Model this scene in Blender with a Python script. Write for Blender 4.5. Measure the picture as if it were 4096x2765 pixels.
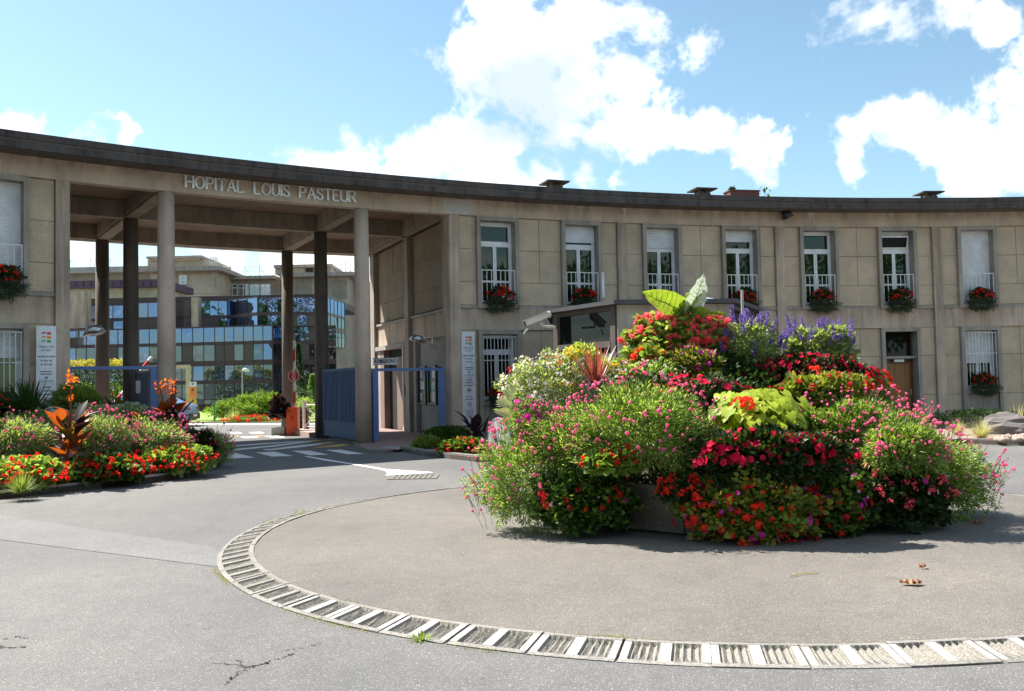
import bpy, math, random
import numpy as np
from mathutils import Matrix, Vector
random.seed(7); RNG = np.random.default_rng(11)
for o in list(bpy.data.objects): bpy.data.objects.remove(o)
S = bpy.context.scene; COL = S.collection
pi = math.pi
# ------------------------------------------------------------------ camera
FPX, PIT, ROL, H0 = 3634.13, .04155, .02011, 1.6
_c, _s, _cr, _sr = math.cos(PIT), math.sin(PIT), math.cos(ROL), math.sin(ROL)
cam = bpy.data.objects.new('camera', bpy.data.cameras.new('camera')); COL.objects.link(cam)
cam.data.sensor_width = 36; cam.data.lens = FPX / 4096 * 36; cam.data.clip_end = 3000; cam.data.clip_start = .05
_x = Vector((1, 0, 0)); _u = Vector((0, -_s, _c)); _f = Vector((0, _c, _s))
_r = _x * _cr - _u * _sr; _up = _x * _sr + _u * _cr
cam.matrix_world = Matrix(((_r.x, _up.x, -_f.x, 0), (_r.y, _up.y, -_f.y, 0), (_r.z, _up.z, -_f.z, H0), (0, 0, 0, 1)))
S.camera = cam
# ------------------------------------------------------------------ light
SUNV = Vector((-4.8, 3.0, 7.35)).normalized()          # towards the sun: high, behind the building, from the left
sun = bpy.data.objects.new('sun', bpy.data.lights.new('sun', 'SUN')); COL.objects.link(sun)
sun.data.energy = 5.0; sun.data.angle = math.radians(.53); sun.data.color = (1, .955, .88)
sun.rotation_euler = SUNV.to_track_quat('Z', 'Y').to_euler()
ELEV = math.asin(SUNV.z); AZ = math.atan2(SUNV.x, SUNV.y)
S.view_settings.view_transform = 'Standard'; S.view_settings.look = 'None'
S.view_settings.exposure = 1.24; S.view_settings.gamma = 1
S.render.film_transparent = False

def ray(px, py):
    Xp, Yp = px - 2048, 1382.5 - py
    X = (Xp * _cr + Yp * _sr) / FPX; Y = (-Xp * _sr + Yp * _cr) / FPX
    return Vector((X, _c - Y * _s, _s + Y * _c))
def G(px, py, z=0.):                                    # measured point on the ground
    d = ray(px, py); t = (z - H0) / d.z
    return Vector((d.x * t, d.y * t, z))
def A(px, py, Y):                                       # measured point at distance Y
    d = ray(px, py); t = Y / d.y
    return Vector((d.x * t, Y, H0 + d.z * t))

# world: physical sky with cumulus clouds
W = bpy.data.worlds.new('World'); S.world = W; W.use_nodes = True
nt = W.node_tree; nt.nodes.clear()
def N(t, typ, **k):
    n = t.nodes.new(typ)
    for a, b in k.items(): setattr(n, a, b)
    return n
def math_(t, op, a, b=None, clamp=False):
    n = N(t, 'ShaderNodeMath', operation=op, use_clamp=clamp)
    for i, v in enumerate((a, b)):
        if v is None: continue
        if isinstance(v, (int, float)): n.inputs[i].default_value = v
        else: t.links.new(v, n.inputs[i])
    return n.outputs[0]
sky = N(nt, 'ShaderNodeTexSky', sky_type='NISHITA', sun_disc=False, sun_elevation=ELEV, sun_rotation=AZ, altitude=200, air_density=1.0, dust_density=.6, ozone_density=1.3)
tc = N(nt, 'ShaderNodeTexCoord')
DIR = tc.outputs['Generated']
wn = N(nt, 'ShaderNodeTexNoise'); wn.inputs['Scale'].default_value = 6; wn.inputs['Detail'].default_value = 5; wn.inputs['Roughness'].default_value = .6; nt.links.new(DIR, wn.inputs['Vector'])
ws_ = N(nt, 'ShaderNodeVectorMath', operation='SUBTRACT'); nt.links.new(wn.outputs['Color'], ws_.inputs[0]); ws_.inputs[1].default_value = (.5, .5, .5)
wm_ = N(nt, 'ShaderNodeVectorMath', operation='SCALE'); nt.links.new(ws_.outputs[0], wm_.inputs[0]); wm_.inputs['Scale'].default_value = .16
WDIR = N(nt, 'ShaderNodeVectorMath', operation='ADD'); nt.links.new(DIR, WDIR.inputs[0]); nt.links.new(wm_.outputs[0], WDIR.inputs[1]); WDIR = WDIR.outputs[0]
blobs = [(1080, 20, 75), (1180, 60, 150), (1300, 60, 170), (1430, 90, 110), (1430, 190, 60), (1330, 200, 150), (1200, 170, 130), (1080, 140, 95), (1040, 160, 60), (1380, 300, 120), (1250, 290, 110),
         (1250, 130, 170), (1350, 170, 135), (1140, 60, 120), (1400, 60, 110), (1290, 240, 130), (690, 375, 85), (800, 370, 95), (900, 355, 105), (1000, 360, 115), (1080, 360, 115), (1200, 370, 125), (1330, 385, 95), (1410, 420, 50),
         (1610, 295, 62), (1690, 300, 72), (1750, 345, 62), (1860, 285, 45), (1940, 350, 68), (2050, 330, 74), (2120, 350, 60), (2260, 250, 68), (2320, 350, 85), (2290, 180, 55), (2220, 400, 90), (1930, 390, 50),
         (2010, 50, 60), (2130, 40, 60), (2230, 15, 55), (50, 290, 70), (150, 290, 60), (200, 310, 60), (275, 285, 34), (700, 600, 100), (800, 610, 80), (540, 590, 80), (170, 560, 60)]
mask = None
for bx, by, br in blobs:
    d = ray(bx * 1.7625, by * 1.7625).normalized()
    vm = N(nt, 'ShaderNodeVectorMath', operation='DISTANCE'); nt.links.new(WDIR, vm.inputs[0]); vm.inputs[1].default_value = d
    m = math_(nt, 'MULTIPLY_ADD', vm.outputs['Value'], -1. / (br * 1.7625 / FPX)); m.node.inputs[2].default_value = 1.
    mask = m if mask is None else math_(nt, 'SMOOTH_MAX' if False else 'MAXIMUM', mask, m)
# clouds outside the hand-placed ones: same kind of broken cumulus on a flat layer
sep = N(nt, 'ShaderNodeSeparateXYZ'); nt.links.new(DIR, sep.inputs[0])
zc = math_(nt, 'MAXIMUM', math_(nt, 'ADD', sep.outputs['Z'], .12), .03)
cmb = N(nt, 'ShaderNodeCombineXYZ')
nt.links.new(math_(nt, 'DIVIDE', sep.outputs['X'], zc), cmb.inputs[0]); nt.links.new(math_(nt, 'DIVIDE', sep.outputs['Y'], zc), cmb.inputs[1])
nz1 = N(nt, 'ShaderNodeTexNoise'); nz1.inputs['Scale'].default_value = .9; nz1.inputs['Detail'].default_value = 9; nz1.inputs['Roughness'].default_value = .6; nt.links.new(cmb.outputs[0], nz1.inputs['Vector'])
gen = math_(nt, 'MULTIPLY', math_(nt, 'SUBTRACT', nz1.outputs['Fac'], .52), 4.2)
gy = math_(nt, 'MULTIPLY_ADD', sep.outputs['Y'], -4.); gy.node.inputs[2].default_value = 2.2      # clear where the placed clouds are
gen = math_(nt, 'MINIMUM', gen, gy)
mask = math_(nt, 'MAXIMUM', mask, gen)
nz2 = N(nt, 'ShaderNodeTexNoise'); nz2.inputs['Scale'].default_value = 11; nz2.inputs['Detail'].default_value = 12; nz2.inputs['Roughness'].default_value = .62; nz2.inputs['Distortion'].default_value = .25; nt.links.new(DIR, nz2.inputs['Vector'])
edge = math_(nt, 'MULTIPLY', math_(nt, 'SUBTRACT', nz2.outputs['Fac'], .515), 4.4)
dens = math_(nt, 'ADD', mask, edge)
cov = N(nt, 'ShaderNodeMapRange', interpolation_type='SMOOTHSTEP'); cov.inputs[1].default_value = -.05; cov.inputs[2].default_value = .62; nt.links.new(dens, cov.inputs[0])
nz3 = N(nt, 'ShaderNodeTexNoise'); nz3.inputs['Scale'].default_value = 7; nz3.inputs['Detail'].default_value = 8; nt.links.new(DIR, nz3.inputs['Vector'])
cl = N(nt, 'ShaderNodeMapRange'); cl.inputs[1].default_value = .38; cl.inputs[2].default_value = .62; nt.links.new(nz3.outputs['Fac'], cl.inputs[0])
ccol = N(nt, 'ShaderNodeMixRGB'); nt.links.new(cl.outputs[0], ccol.inputs[0]); ccol.inputs[1].default_value = (5.0, 5.8, 6.7, 1); ccol.inputs[2].default_value = (11, 11, 11, 1)
smul = N(nt, 'ShaderNodeMixRGB', blend_type='MULTIPLY'); smul.inputs[0].default_value = 1; nt.links.new(sky.outputs[0], smul.inputs[1]); smul.inputs[2].default_value = (1.15, 1.27, 1.15, 1)
mx = N(nt, 'ShaderNodeMixRGB'); nt.links.new(cov.outputs[0], mx.inputs[0]); nt.links.new(smul.outputs[0], mx.inputs[1]); nt.links.new(ccol.outputs[0], mx.inputs[2])
bg = N(nt, 'ShaderNodeBackground'); bg.inputs['Strength'].default_value = .07; nt.links.new(mx.outputs[0], bg.inputs[0])
wo = N(nt, 'ShaderNodeOutputWorld'); nt.links.new(bg.outputs[0], wo.inputs[0])

# ------------------------------------------------------------------ materials
MATS = {}
def newmat(name):
    m = bpy.data.materials.new(name); m.use_nodes = True; MATS[name] = m
    t = m.node_tree; b = t.nodes['Principled BSDF']
    return m, t, b
def L(t, a, b): t.links.new(a, b)
def noise(t, scale, detail=4, rough=.55, vec=None, dim=None):
    n = N(t, 'ShaderNodeTexNoise'); n.inputs['Scale'].default_value = scale; n.inputs['Detail'].default_value = detail; n.inputs['Roughness'].default_value = rough
    if vec is None:
        g = N(t, 'ShaderNodeNewGeometry'); vec = g.outputs['Position']
    L(t, vec, n.inputs['Vector']); return n.outputs['Fac']
def ramp(t, fac, stops):
    r = N(t, 'ShaderNodeValToRGB'); L(t, fac, r.inputs[0]); e = r.color_ramp.elements
    while len(e) < len(stops): e.new(.5)
    for i, (p, c) in enumerate(stops):
        e[i].position = p; e[i].color = (*c, 1) if len(c) == 3 else c
    return r.outputs[0]
def mixc(t, fac, a, b, mode='MIX'):
    m = N(t, 'ShaderNodeMixRGB', blend_type=mode)
    for i, v in enumerate((fac, a, b)):
        if isinstance(v, (int, float)): m.inputs[i].default_value = v
        elif isinstance(v, tuple): m.inputs[i].default_value = (*v, 1)
        else: L(t, v, m.inputs[i])
    return m.outputs[0]
def bump(t, b, h, strength, dist):
    n = N(t, 'ShaderNodeBump'); n.inputs['Strength'].default_value = strength; n.inputs['Distance'].default_value = dist
    L(t, h, n.inputs['Height']); L(t, n.outputs[0], b.inputs['Normal'])
def flat(name, col, rough=.5, metal=0., spec=.5):
    m, t, b = newmat(name)
    c = mixc(t, ramp(t, noise(t, 3, 5), [(.35, (0, 0, 0)), (.7, (1, 1, 1))]), tuple(v * .86 for v in col), tuple(min(1, v * 1.06) for v in col))
    L(t, c, b.inputs['Base Color']); b.inputs['Roughness'].default_value = rough; b.inputs['Metallic'].default_value = metal
    b.inputs['Specular IOR Level'].default_value = spec
    return m
def sc_vec(t, sc):
    g = N(t, 'ShaderNodeNewGeometry'); mp = N(t, 'ShaderNodeMapping'); mp.inputs['Scale'].default_value = sc; L(t, g.outputs['Position'], mp.inputs[0]); return mp.outputs[0]
def concrete(name, base, streak=.35, dark=.45, fine=.12, bands=()):
    m, t, b = newmat(name)
    n1 = noise(t, 1.1, 6, .62); n2 = noise(t, 60, 3, .6); n3 = noise(t, 1, 5, .6, sc_vec(t, (5, 5, .35)))
    c = mixc(t, ramp(t, n1, [(.3, (0, 0, 0)), (.7, (1, 1, 1))]), tuple(v * .78 for v in base), tuple(v * 1.16 for v in base))
    st = ramp(t, n3, [(.46, (1, 1, 1)), (.68, (dark, dark, dark))])
    c = mixc(t, streak, c, mixc(t, 1., c, st, 'MULTIPLY'))
    sp = ramp(t, n2, [(.35, (1 - fine * 2,) * 3), (.65, (1 + 0 * fine,) * 3)])
    c = mixc(t, 1., c, sp, 'MULTIPLY')
    for z0, z1 in bands:                       # rain-washed dirt hanging below sills and cornice
        g2 = N(t, 'ShaderNodeNewGeometry'); sp2 = N(t, 'ShaderNodeSeparateXYZ'); L(t, g2.outputs['Position'], sp2.inputs[0])
        mr = N(t, 'ShaderNodeMapRange'); mr.inputs[1].default_value = z0; mr.inputs[2].default_value = z1; L(t, sp2.outputs['Z'], mr.inputs[0])
        n4 = noise(t, 1, 6, .65, sc_vec(t, (3.2, 3.2, .25)))
        fm = math_(t, 'MULTIPLY', mr.outputs[0], ramp(t, n4, [(.42, (0, 0, 0)), (.6, (1, 1, 1))]))
        c = mixc(t, math_(t, 'MULTIPLY', fm, .75), c, tuple(v * .42 for v in base))
    L(t, c, b.inputs['Base Color']); b.inputs['Roughness'].default_value = .85; b.inputs['Specular IOR Level'].default_value = .25
    bump(t, b, n2, .35, .006); return m
concrete('concrete', (.64, .505, .395), .5, .45, .12, ((3.25, 3.85),)); concrete('concrete_grey', (.44, .385, .325), .5); concrete('beam_mat', (.36, .30, .24), .5); concrete('concrete_light', (.43, .405, .37), .2)
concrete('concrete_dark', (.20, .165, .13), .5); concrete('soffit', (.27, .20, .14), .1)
concrete('fascia_mat', (.66, .52, .40), .4, .6, .12, ((6.68, 7.02),))
concrete('patch_grey', (.66, .61, .57), .1)
concrete('roof_edge', (.105, .092, .088), .8, .35)
concrete('column_mat', (.66, .51, .405), .45, .65)
concrete('column_shaded', (.20, .165, .14), .6, .5); concrete('rear_wall', (.56, .485, .38), .12); concrete('rear_wall_grey', (.36, .32, .26), .12); concrete('cream', (.66, .58, .38), .05)
concrete('kerb_mat', (.33, .305, .275), .3, .5, .22); concrete('planter_concrete', (.22, .195, .17), .4, .4, .25)
# pebble-dash panels
m, t, b = newmat('pebble')
g = N(t, 'ShaderNodeNewGeometry'); v = N(t, 'ShaderNodeTexVoronoi'); v.inputs['Scale'].default_value = 80; L(t, g.outputs['Position'], v.inputs['Vector'])
c = ramp(t, v.outputs['Color'], [(.1, (.60, .47, .33)), (.5, (.72, .585, .42)), (.9, (.82, .69, .52))])
c = mixc(t, 1., c, ramp(t, v.outputs['Distance'], [(.2, (1, 1, 1)), (.75, (.78, .74, .7))]), 'MULTIPLY')
c = mixc(t, .8, c, ramp(t, noise(t, 1.5, 5), [(.3, (.66, .66, .68)), (.7, (1, 1, 1))]), 'MULTIPLY')
L(t, c, b.inputs['Base Color']); b.inputs['Roughness'].default_value = .9; bump(t, b, v.outputs['Distance'], -.4, .006)
m2 = m.copy(); m2.name = 'pebble_dark'; MATS['pebble_dark'] = m2  # darker copy of the panel material, used on the portico side walls
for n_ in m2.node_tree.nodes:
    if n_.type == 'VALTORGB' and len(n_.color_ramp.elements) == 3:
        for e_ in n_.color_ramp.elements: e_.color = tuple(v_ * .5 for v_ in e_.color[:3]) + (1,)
def asphalt(name, dark, light, tint, spec=(.62, .6, .56)):
    m, t, b = newmat(name)
    g = N(t, 'ShaderNodeNewGeometry'); P_ = g.outputs['Position']
    v = N(t, 'ShaderNodeTexVoronoi'); v.inputs['Scale'].default_value = 170; L(t, P_, v.inputs['Vector'])
    sep_ = N(t, 'ShaderNodeSeparateColor'); L(t, v.outputs['Color'], sep_.inputs[0])
    c = ramp(t, sep_.outputs[0], [(.0, dark), (.5, light), (.93, light), (.97, spec)])
    n1 = noise(t, .45, 6, .6, P_); n2 = noise(t, 3.5, 5, .65, P_)
    c = mixc(t, 1., c, ramp(t, n1, [(.3, (.84, .84, .85)), (.7, (1.1, 1.08, 1.05))]), 'MULTIPLY')
    c = mixc(t, 1., c, ramp(t, n2, [(.3, (.9, .9, .9)), (.7, (1.06, 1.05, 1.03))]), 'MULTIPLY')
    n3 = noise(t, .9, 7, .75, P_)
    n5 = noise(t, .16, 5, .6, P_); c = mixc(t, 1., c, ramp(t, n5, [(.35, (.80, .80, .81)), (.62, (1.05, 1.04, 1.02))]), 'MULTIPLY')
    n6 = noise(t, 14, 6, .8, P_); c = mixc(t, 1., c, ramp(t, n6, [(.3, (.82, .82, .82)), (.45, (1, 1, 1))]), 'MULTIPLY')
    c = mixc(t, ramp(t, n3, [(.58, (0, 0, 0)), (.64, (.6, .6, .6)), (.8, (0, 0, 0))]), c, tint)
    L(t, c, b.inputs['Base Color']); n7 = noise(t, 120, 2, .5, P_); c = mixc(t, 1., c, ramp(t, n7, [(.32, (.70, .70, .70)), (.62, (1.12, 1.12, 1.12))]), 'MULTIPLY'); L(t, c, b.inputs['Base Color']); b.inputs['Roughness'].default_value = .8; b.inputs['Specular IOR Level'].default_value = .35
    bump(t, b, v.outputs['Distance'], .35, .003)
asphalt('asphalt', (.108, .106, .105), (.162, .159, .157), (.115, .112, .11), (.36, .355, .35))
asphalt('asphalt_island', (.122, .112, .101), (.178, .164, .149), (.13, .115, .10), (.38, .36, .33))
asphalt('asphalt_patch', (.145, .144, .144), (.19, .189, .189), (.14, .14, .14), (.34, .34, .34))
asphalt('asphalt_far', (.11, .108, .105), (.165, .162, .155), (.13, .125, .12), (.34, .33, .32))
m, t, b = newmat('paver_red')
bt = N(t, 'ShaderNodeTexBrick'); bt.inputs['Scale'].default_value = 9; bt.inputs['Color1'].default_value = (.33, .20, .18, 1); bt.inputs['Color2'].default_value = (.27, .17, .155, 1); bt.inputs['Mortar'].default_value = (.17, .13, .12, 1)
g = N(t, 'ShaderNodeNewGeometry'); L(t, g.outputs['Position'], bt.inputs['Vector']); L(t, bt.outputs['Color'], b.inputs['Base Color']); b.inputs['Roughness'].default_value = .85
def worn(name, col, under, lo=.5, hi=.6, sc=9):
    m, t, b = newmat(name)
    f = ramp(t, noise(t, sc, 8, .75), [(lo, (0, 0, 0)), (hi, (1, 1, 1))])
    L(t, mixc(t, f, col, under), b.inputs['Base Color']); b.inputs['Roughness'].default_value = .75
worn('paint_white', (.74, .74, .73), (.45, .44, .43), .55, .75, 6); worn('paint_yellow', (.62, .42, .10), (.32, .27, .17), .5, .7, 6)
worn('kerb_paint', (.50, .49, .475), (.30, .275, .25), .40, .58, 30)
m, t, b = newmat('ribbed_concrete')
c = mixc(t, ramp(t, noise(t, 90, 3), [(.35, (0, 0, 0)), (.65, (1, 1, 1))]), (.17, .155, .13), (.34, .315, .27)); L(t, c, b.inputs['Base Color']); b.inputs['Roughness'].default_value = .9; bump(t, b, noise(t, 120, 3), .8, .01)
flat('white_frame', (.88, .88, .89), .35); flat('white_metal', (.78, .78, .76), .4); flat('shutter', (.78, .79, .80), .45); flat('shutter_grey', (.42, .42, .42), .5); flat('booth_metal', (.12, .105, .095), .6, 0, .15); flat('booth_roof', (.10, .10, .105), .7, 0, .1)
flat('steel', (.50, .51, .53), .28, .85); flat('dark_metal', (.05, .05, .055), .4, .3); flat('black', (.012, .012, .012), .6)
flat('blue_gate', (.055, .115, .24), .6, 0, .15); flat('blue_frame', (.14, .215, .42), .6, 0, .2); flat('orange_box', (.80, .105, .02), .4); flat('red_paint', (.60, .03, .03), .45)
flat('sign_white', (.80, .81, .84), .3); flat('ink', (.05, .05, .06), .5); flat('ink_grey', (.35, .36, .38), .5); flat('sign_blue', (.05, .25, .65), .4)
flat('logo_red', (.65, .07, .04), .5); flat('logo_orange', (.85, .28, .04), .5); flat('logo_green', (.06, .42, .12), .5); flat('yellow_paint', (.75, .5, .03), .45)
flat('wood_door', (.30, .13, .035), .4); flat('wood_dark', (.17, .07, .02), .4); flat('letter_white', (.90, .90, .90), .35, .2); flat('beige_plastic', (.72, .68, .58), .35)
flat('bronze_frame', (.06, .034, .038), .4, .2); flat('brown_panel', (.075, .058, .054), .5); flat('purple_roof', (.10, .05, .09), .5); flat('pink_kerb', (.42, .29, .26), .7)
flat('purple_blind', (.10, .045, .11), .6); flat('car_blue', (.22, .32, .55), .2, .3); flat('tyre', (.02, .02, .02), .8); flat('tail_red', (.5, .02, .02), .2); flat('green_post', (.03, .28, .09), .4)
flat('earth', (.10, .105, .075), .9); flat('soil', (.05, .035, .022), .9); flat('dry_leaf', (.38, .16, .07), .7); flat('stem', (.10, .14, .035), .6); flat('stem_red', (.16, .035, .03), .6); flat('trunk', (.10, .075, .05), .9)
flat('gravel', (.28, .21, .155), .9); flat('pebble_stone', (.36, .275, .22), .8); flat('brick_red', (.13, .055, .048), .85); flat('pot', (.22, .13, .08), .8); flat('plaster_pink', (.24, .17, .14), .8)
flat('interior_dark', (.01, .009, .009), .9); flat('apartment', (.55, .50, .42), .7); flat('apartment_red', (.42, .20, .15), .7); flat('rust', (.17, .15, .12), .7)
concrete('boulder', (.20, .175, .165), .1)
m, t, b = newmat('posters')
v = N(t, 'ShaderNodeTexVoronoi', distance='CHEBYCHEV'); v.inputs['Scale'].default_value = 3.4; L(t, sc_vec(t, (1, 1, .8)), v.inputs['Vector'])
c = ramp(t, v.outputs['Color'], [(.1, (.03, .17, .33)), (.3, (.5, .52, .5)), (.5, (.10, .24, .26)), (.7, (.35, .42, .5)), (.9, (.28, .26, .32))]); L(t, c, b.inputs['Base Color']); b.inputs['Roughness'].default_value = .15
def glass(name, tint, refl, ior=1.5, wob=.0, base=(.012, .013, .012)):
    m, t, b = newmat(name); t.nodes.remove(b); out = t.nodes['Material Output']
    d = N(t, 'ShaderNodeBsdfDiffuse'); d.inputs[0].default_value = (*base, 1)
    gl = N(t, 'ShaderNodeBsdfGlossy'); gl.inputs['Color'].default_value = (*tint, 1); gl.inputs['Roughness'].default_value = .015
    if wob:
        n = N(t, 'ShaderNodeBump'); n.inputs['Strength'].default_value = 1; n.inputs['Distance'].default_value = wob; L(t, noise(t, 1.6, 1, .4), n.inputs['Height']); L(t, n.outputs[0], gl.inputs['Normal'])
    lw = N(t, 'ShaderNodeFresnel'); lw.inputs['IOR'].default_value = ior
    f = math_(t, 'ADD', lw.outputs[0], refl, True)
    mxs = N(t, 'ShaderNodeMixShader'); L(t, f, mxs.inputs[0]); L(t, d.outputs[0], mxs.inputs[1]); L(t, gl.outputs[0], mxs.inputs[2]); L(t, mxs.outputs[0], out.inputs[0])
glass('window_glass', (.6, .7, .58), .03); glass('mirror_glass', (.22, .32, .54), .62, 1.5, .012, (.008, .01, .015)); glass('mirror_glass_low', (.30, .38, .46), .38, 1.5, .01, (.008, .012, .014)); glass('dark_glass', (.4, .4, .45), .0)
glass('rear_glass', (.7, .78, .85), .25, 1.5, .0, (.05, .06, .06))
def leaf(name, a, b_, trans=.4, rough=.5, spec=.35, tcol=None):
    m, t, b = newmat(name); out = t.nodes['Material Output']
    g = N(t, 'ShaderNodeNewGeometry')
    c = ramp(t, g.outputs['Random Per Island'], [(0, a), (1, b_)])
    c = mixc(t, 1., c, ramp(t, noise(t, 38, 4, .6), [(.3, (.72, .74, .7)), (.7, (1.12, 1.1, 1.05))]), 'MULTIPLY')
    L(t, c, b.inputs['Base Color']); b.inputs['Roughness'].default_value = rough; b.inputs['Specular IOR Level'].default_value = spec
    tr = N(t, 'ShaderNodeBsdfTranslucent')
    L(t, mixc(t, 1., c, tcol or (1.5, 1.45, .7), 'MULTIPLY'), tr.inputs[0])
    mxs = N(t, 'ShaderNodeMixShader'); mxs.inputs[0].default_value = trans
    L(t, b.outputs[0], mxs.inputs[1]); L(t, tr.outputs[0], mxs.inputs[2]); L(t, mxs.outputs[0], out.inputs[0])
leaf('leaf_green', (.09, .18, .03), (.22, .34, .07)); leaf('leaf_light', (.24, .36, .07), (.46, .58, .20), .45, .4, .6); leaf('leaf_dark', (.018, .05, .012), (.05, .10, .025), .3)
leaf('leaf_deep', (.012, .03, .012), (.035, .055, .02), .25); leaf('leaf_lime', (.38, .48, .03), (.58, .66, .07), .45, .5, .35, (1.2, 1.2, .5)); leaf('leaf_lime_dark', (.20, .30, .02), (.40, .50, .05), .45); leaf('leaf_silver', (.22, .27, .2), (.42, .46, .36), .35)
leaf('leaf_grey_green', (.055, .09, .055), (.13, .18, .11), .3); leaf('leaf_yellow', (.22, .24, .04), (.42, .40, .08)); leaf('leaf_canna', (.07, .02, .012), (.26, .08, .02), .5, .4, .5, (2.4, 1.6, .6))
leaf('leaf_canna_green', (.06, .08, .02), (.20, .14, .03), .55, .4, .5, (2.2, 1.6, .5)); leaf('leaf_purple', (.02, .012, .02), (.05, .02, .03), .25); leaf('leaf_bronze', (.20, .06, .05), (.36, .12, .09), .4, .4, .4, (1.5, 1, .8))
leaf('leaf_hosta', (.25, .33, .18), (.5, .55, .35), .35); leaf('leaf_juniper', (.10, .20, .03), (.24, .36, .06), .4); leaf('leaf_hedge', (.30, .28, .04), (.50, .44, .08)); leaf('grass_blade', (.16, .25, .05), (.32, .40, .12), .4)
leaf('grass_pale', (.35, .36, .2), (.62, .58, .38), .4); leaf('leaf_tree', (.05, .12, .015), (.11, .20, .035), .45); leaf('ear_leaf', (.18, .30, .03), (.30, .40, .05), .5, .35, .5); leaf('ear_silver', (.5, .58, .5), (.7, .75, .68), .3, .3, .6, (1, 1.1, .9))
for n_, a_, b_ in [('fl_red', (.62, .01, .02), (.80, .05, .06)), ('fl_coral', (.85, .10, .14), (.95, .25, .28)), ('fl_crimson', (.68, .005, .05), (.88, .02, .11)), ('fl_scarlet', (.80, .02, .015), (.95, .09, .04)),
                   ('fl_pink', (.75, .15, .38), (.88, .32, .55)), ('fl_magenta', (.52, .01, .30), (.72, .05, .45)), ('fl_violet', (.14, .09, .45), (.30, .22, .62)), ('fl_white', (.75, .74, .66), (.85, .84, .8)), ('fl_lilac', (.60, .52, .80), (.75, .70, .85)),
                   ('fl_yellow', (.80, .50, .01), (.88, .68, .03)), ('fl_orange', (.88, .17, .01), (.92, .30, .02)), ('fl_rose', (.70, .08, .13), (.85, .16, .22))]:
    leaf(n_, a_, b_, .5, .6, .15, (1.4, 1.1, 1.1))
m, t, b = newmat('lawn')
c = ramp(t, noise(t, 6, 8, .7), [(.3, (.14, .22, .03)), (.7, (.28, .36, .06))]); L(t, c, b.inputs['Base Color']); b.inputs['Roughness'].default_value = .9
M = MATS

# ------------------------------------------------------------------ mesh tools
class MB:
    def __init__(s): s.v = []; s.f = []; s.m = []; s.mi = 0
    def add(s, vs, fs):
        n = len(s.v); s.v += [tuple(p) for p in vs]; s.f += [tuple(n + i for i in f) for f in fs]; s.m += [s.mi] * len(fs); return s
    def box(s, x1, x2, y1, y2, z1, z2, T=None):
        vs = [(x, y, z) for z in (z1, z2) for x, y in ((x1, y1), (x2, y1), (x2, y2), (x1, y2))]
        if T is not None: vs = [tuple(T @ Vector(p)) for p in vs]
        return s.add(vs, [(3, 2, 1, 0), (4, 5, 6, 7), (0, 1, 5, 4), (1, 2, 6, 5), (2, 3, 7, 6), (3, 0, 4, 7)])
    def arc(s, a1, a2, r1, r2, z1, z2, n=8):
        vs = []; fs = []
        for i in range(n + 1):
            a = a1 + (a2 - a1) * i / n
            for r, z in ((r1, z1), (r2, z1), (r2, z2), (r1, z2)): vs.append((CX + r * math.sin(a), CY + r * math.cos(a), z))
        for i in range(n):
            k = 4 * i
            for j in range(4): fs.append((k + j, k + (j + 1) % 4, k + 4 + (j + 1) % 4, k + 4 + j)[::-1])
        fs += [(0, 1, 2, 3)[::1], tuple(4 * n + j for j in (3, 2, 1, 0))]
        return s.add(vs, fs)
    def tube(s, pts, rad, n=8, cap=True):
        pts = [Vector(p) for p in pts]
        if not hasattr(rad, '__len__'): rad = [rad] * len(pts)
        vs = []; fs = []; up0 = None
        for i, p in enumerate(pts):
            d = (pts[min(i + 1, len(pts) - 1)] - pts[max(i - 1, 0)]).normalized()
            ref = Vector((0, 0, 1)) if abs(d.z) < .9 else Vector((1, 0, 0))
            a = d.cross(ref).normalized(); b2 = d.cross(a)
            for k in range(n):
                th = 2 * pi * k / n; vs.append(p + (a * math.cos(th) + b2 * math.sin(th)) * rad[i])
        for i in range(len(pts) - 1):
            for k in range(n): fs.append((i * n + k, i * n + (k + 1) % n, (i + 1) * n + (k + 1) % n, (i + 1) * n + k))
        if cap: fs += [tuple(range(n))[::-1], tuple((len(pts) - 1) * n + k for k in range(n))]
        return s.add(vs, fs)
    def prism(s, poly, z1, z2, T=None):
        n = len(poly); vs = [(x, y, z1) for x, y in poly] + [(x, y, z2) for x, y in poly]
        if T is not None: vs = [tuple(T @ Vector(p)) for p in vs]
        fs = [tuple(range(n))[::-1], tuple(range(n, 2 * n))] + [(i, (i + 1) % n, n + (i + 1) % n, n + i) for i in range(n)]
        return s.add(vs, fs)
    def mesh(s, name, mats, smooth=False):
        me = bpy.data.meshes.new(name); me.from_pydata(s.v, [], s.f)
        mats = mats if isinstance(mats, (list, tuple)) else [mats]
        for m_ in mats: me.materials.append(M[m_] if isinstance(m_, str) else m_)
        if len(mats) > 1: me.polygons.foreach_set('material_index', s.m)
        if smooth: me.polygons.foreach_set('use_smooth', [True] * len(me.polygons))
        me.update(); return me
WM = {}
I4 = Matrix.Identity(4)
def put(name, me, parent=None, T=I4):
    o = bpy.data.objects.new(name, me); COL.objects.link(o)
    if parent is not None:
        o.parent = parent; o.matrix_basis = WM[parent].inverted() @ T
    else: o.matrix_basis = T
    WM[o] = T.copy(); return o
def thing(name, label, cat, loc=(0, 0, 0), group=None, rz=0):
    o = put(name, None, None, Matrix.Translation(loc) @ Matrix.Rotation(rz, 4, 'Z'))
    o.empty_display_size = .3
    o['label'] = label; o['category'] = cat
    if group: o['group'] = group
    return o
def tag(o, label, cat, group=None):
    o['label'] = label; o['category'] = cat
    if group: o['group'] = group
    return o
def struct(name, mb, mat, smooth=False, T=I4):
    o = put(name, mb.mesh(name, mat, smooth), None, T); o['kind'] = 'structure'; return o
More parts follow.
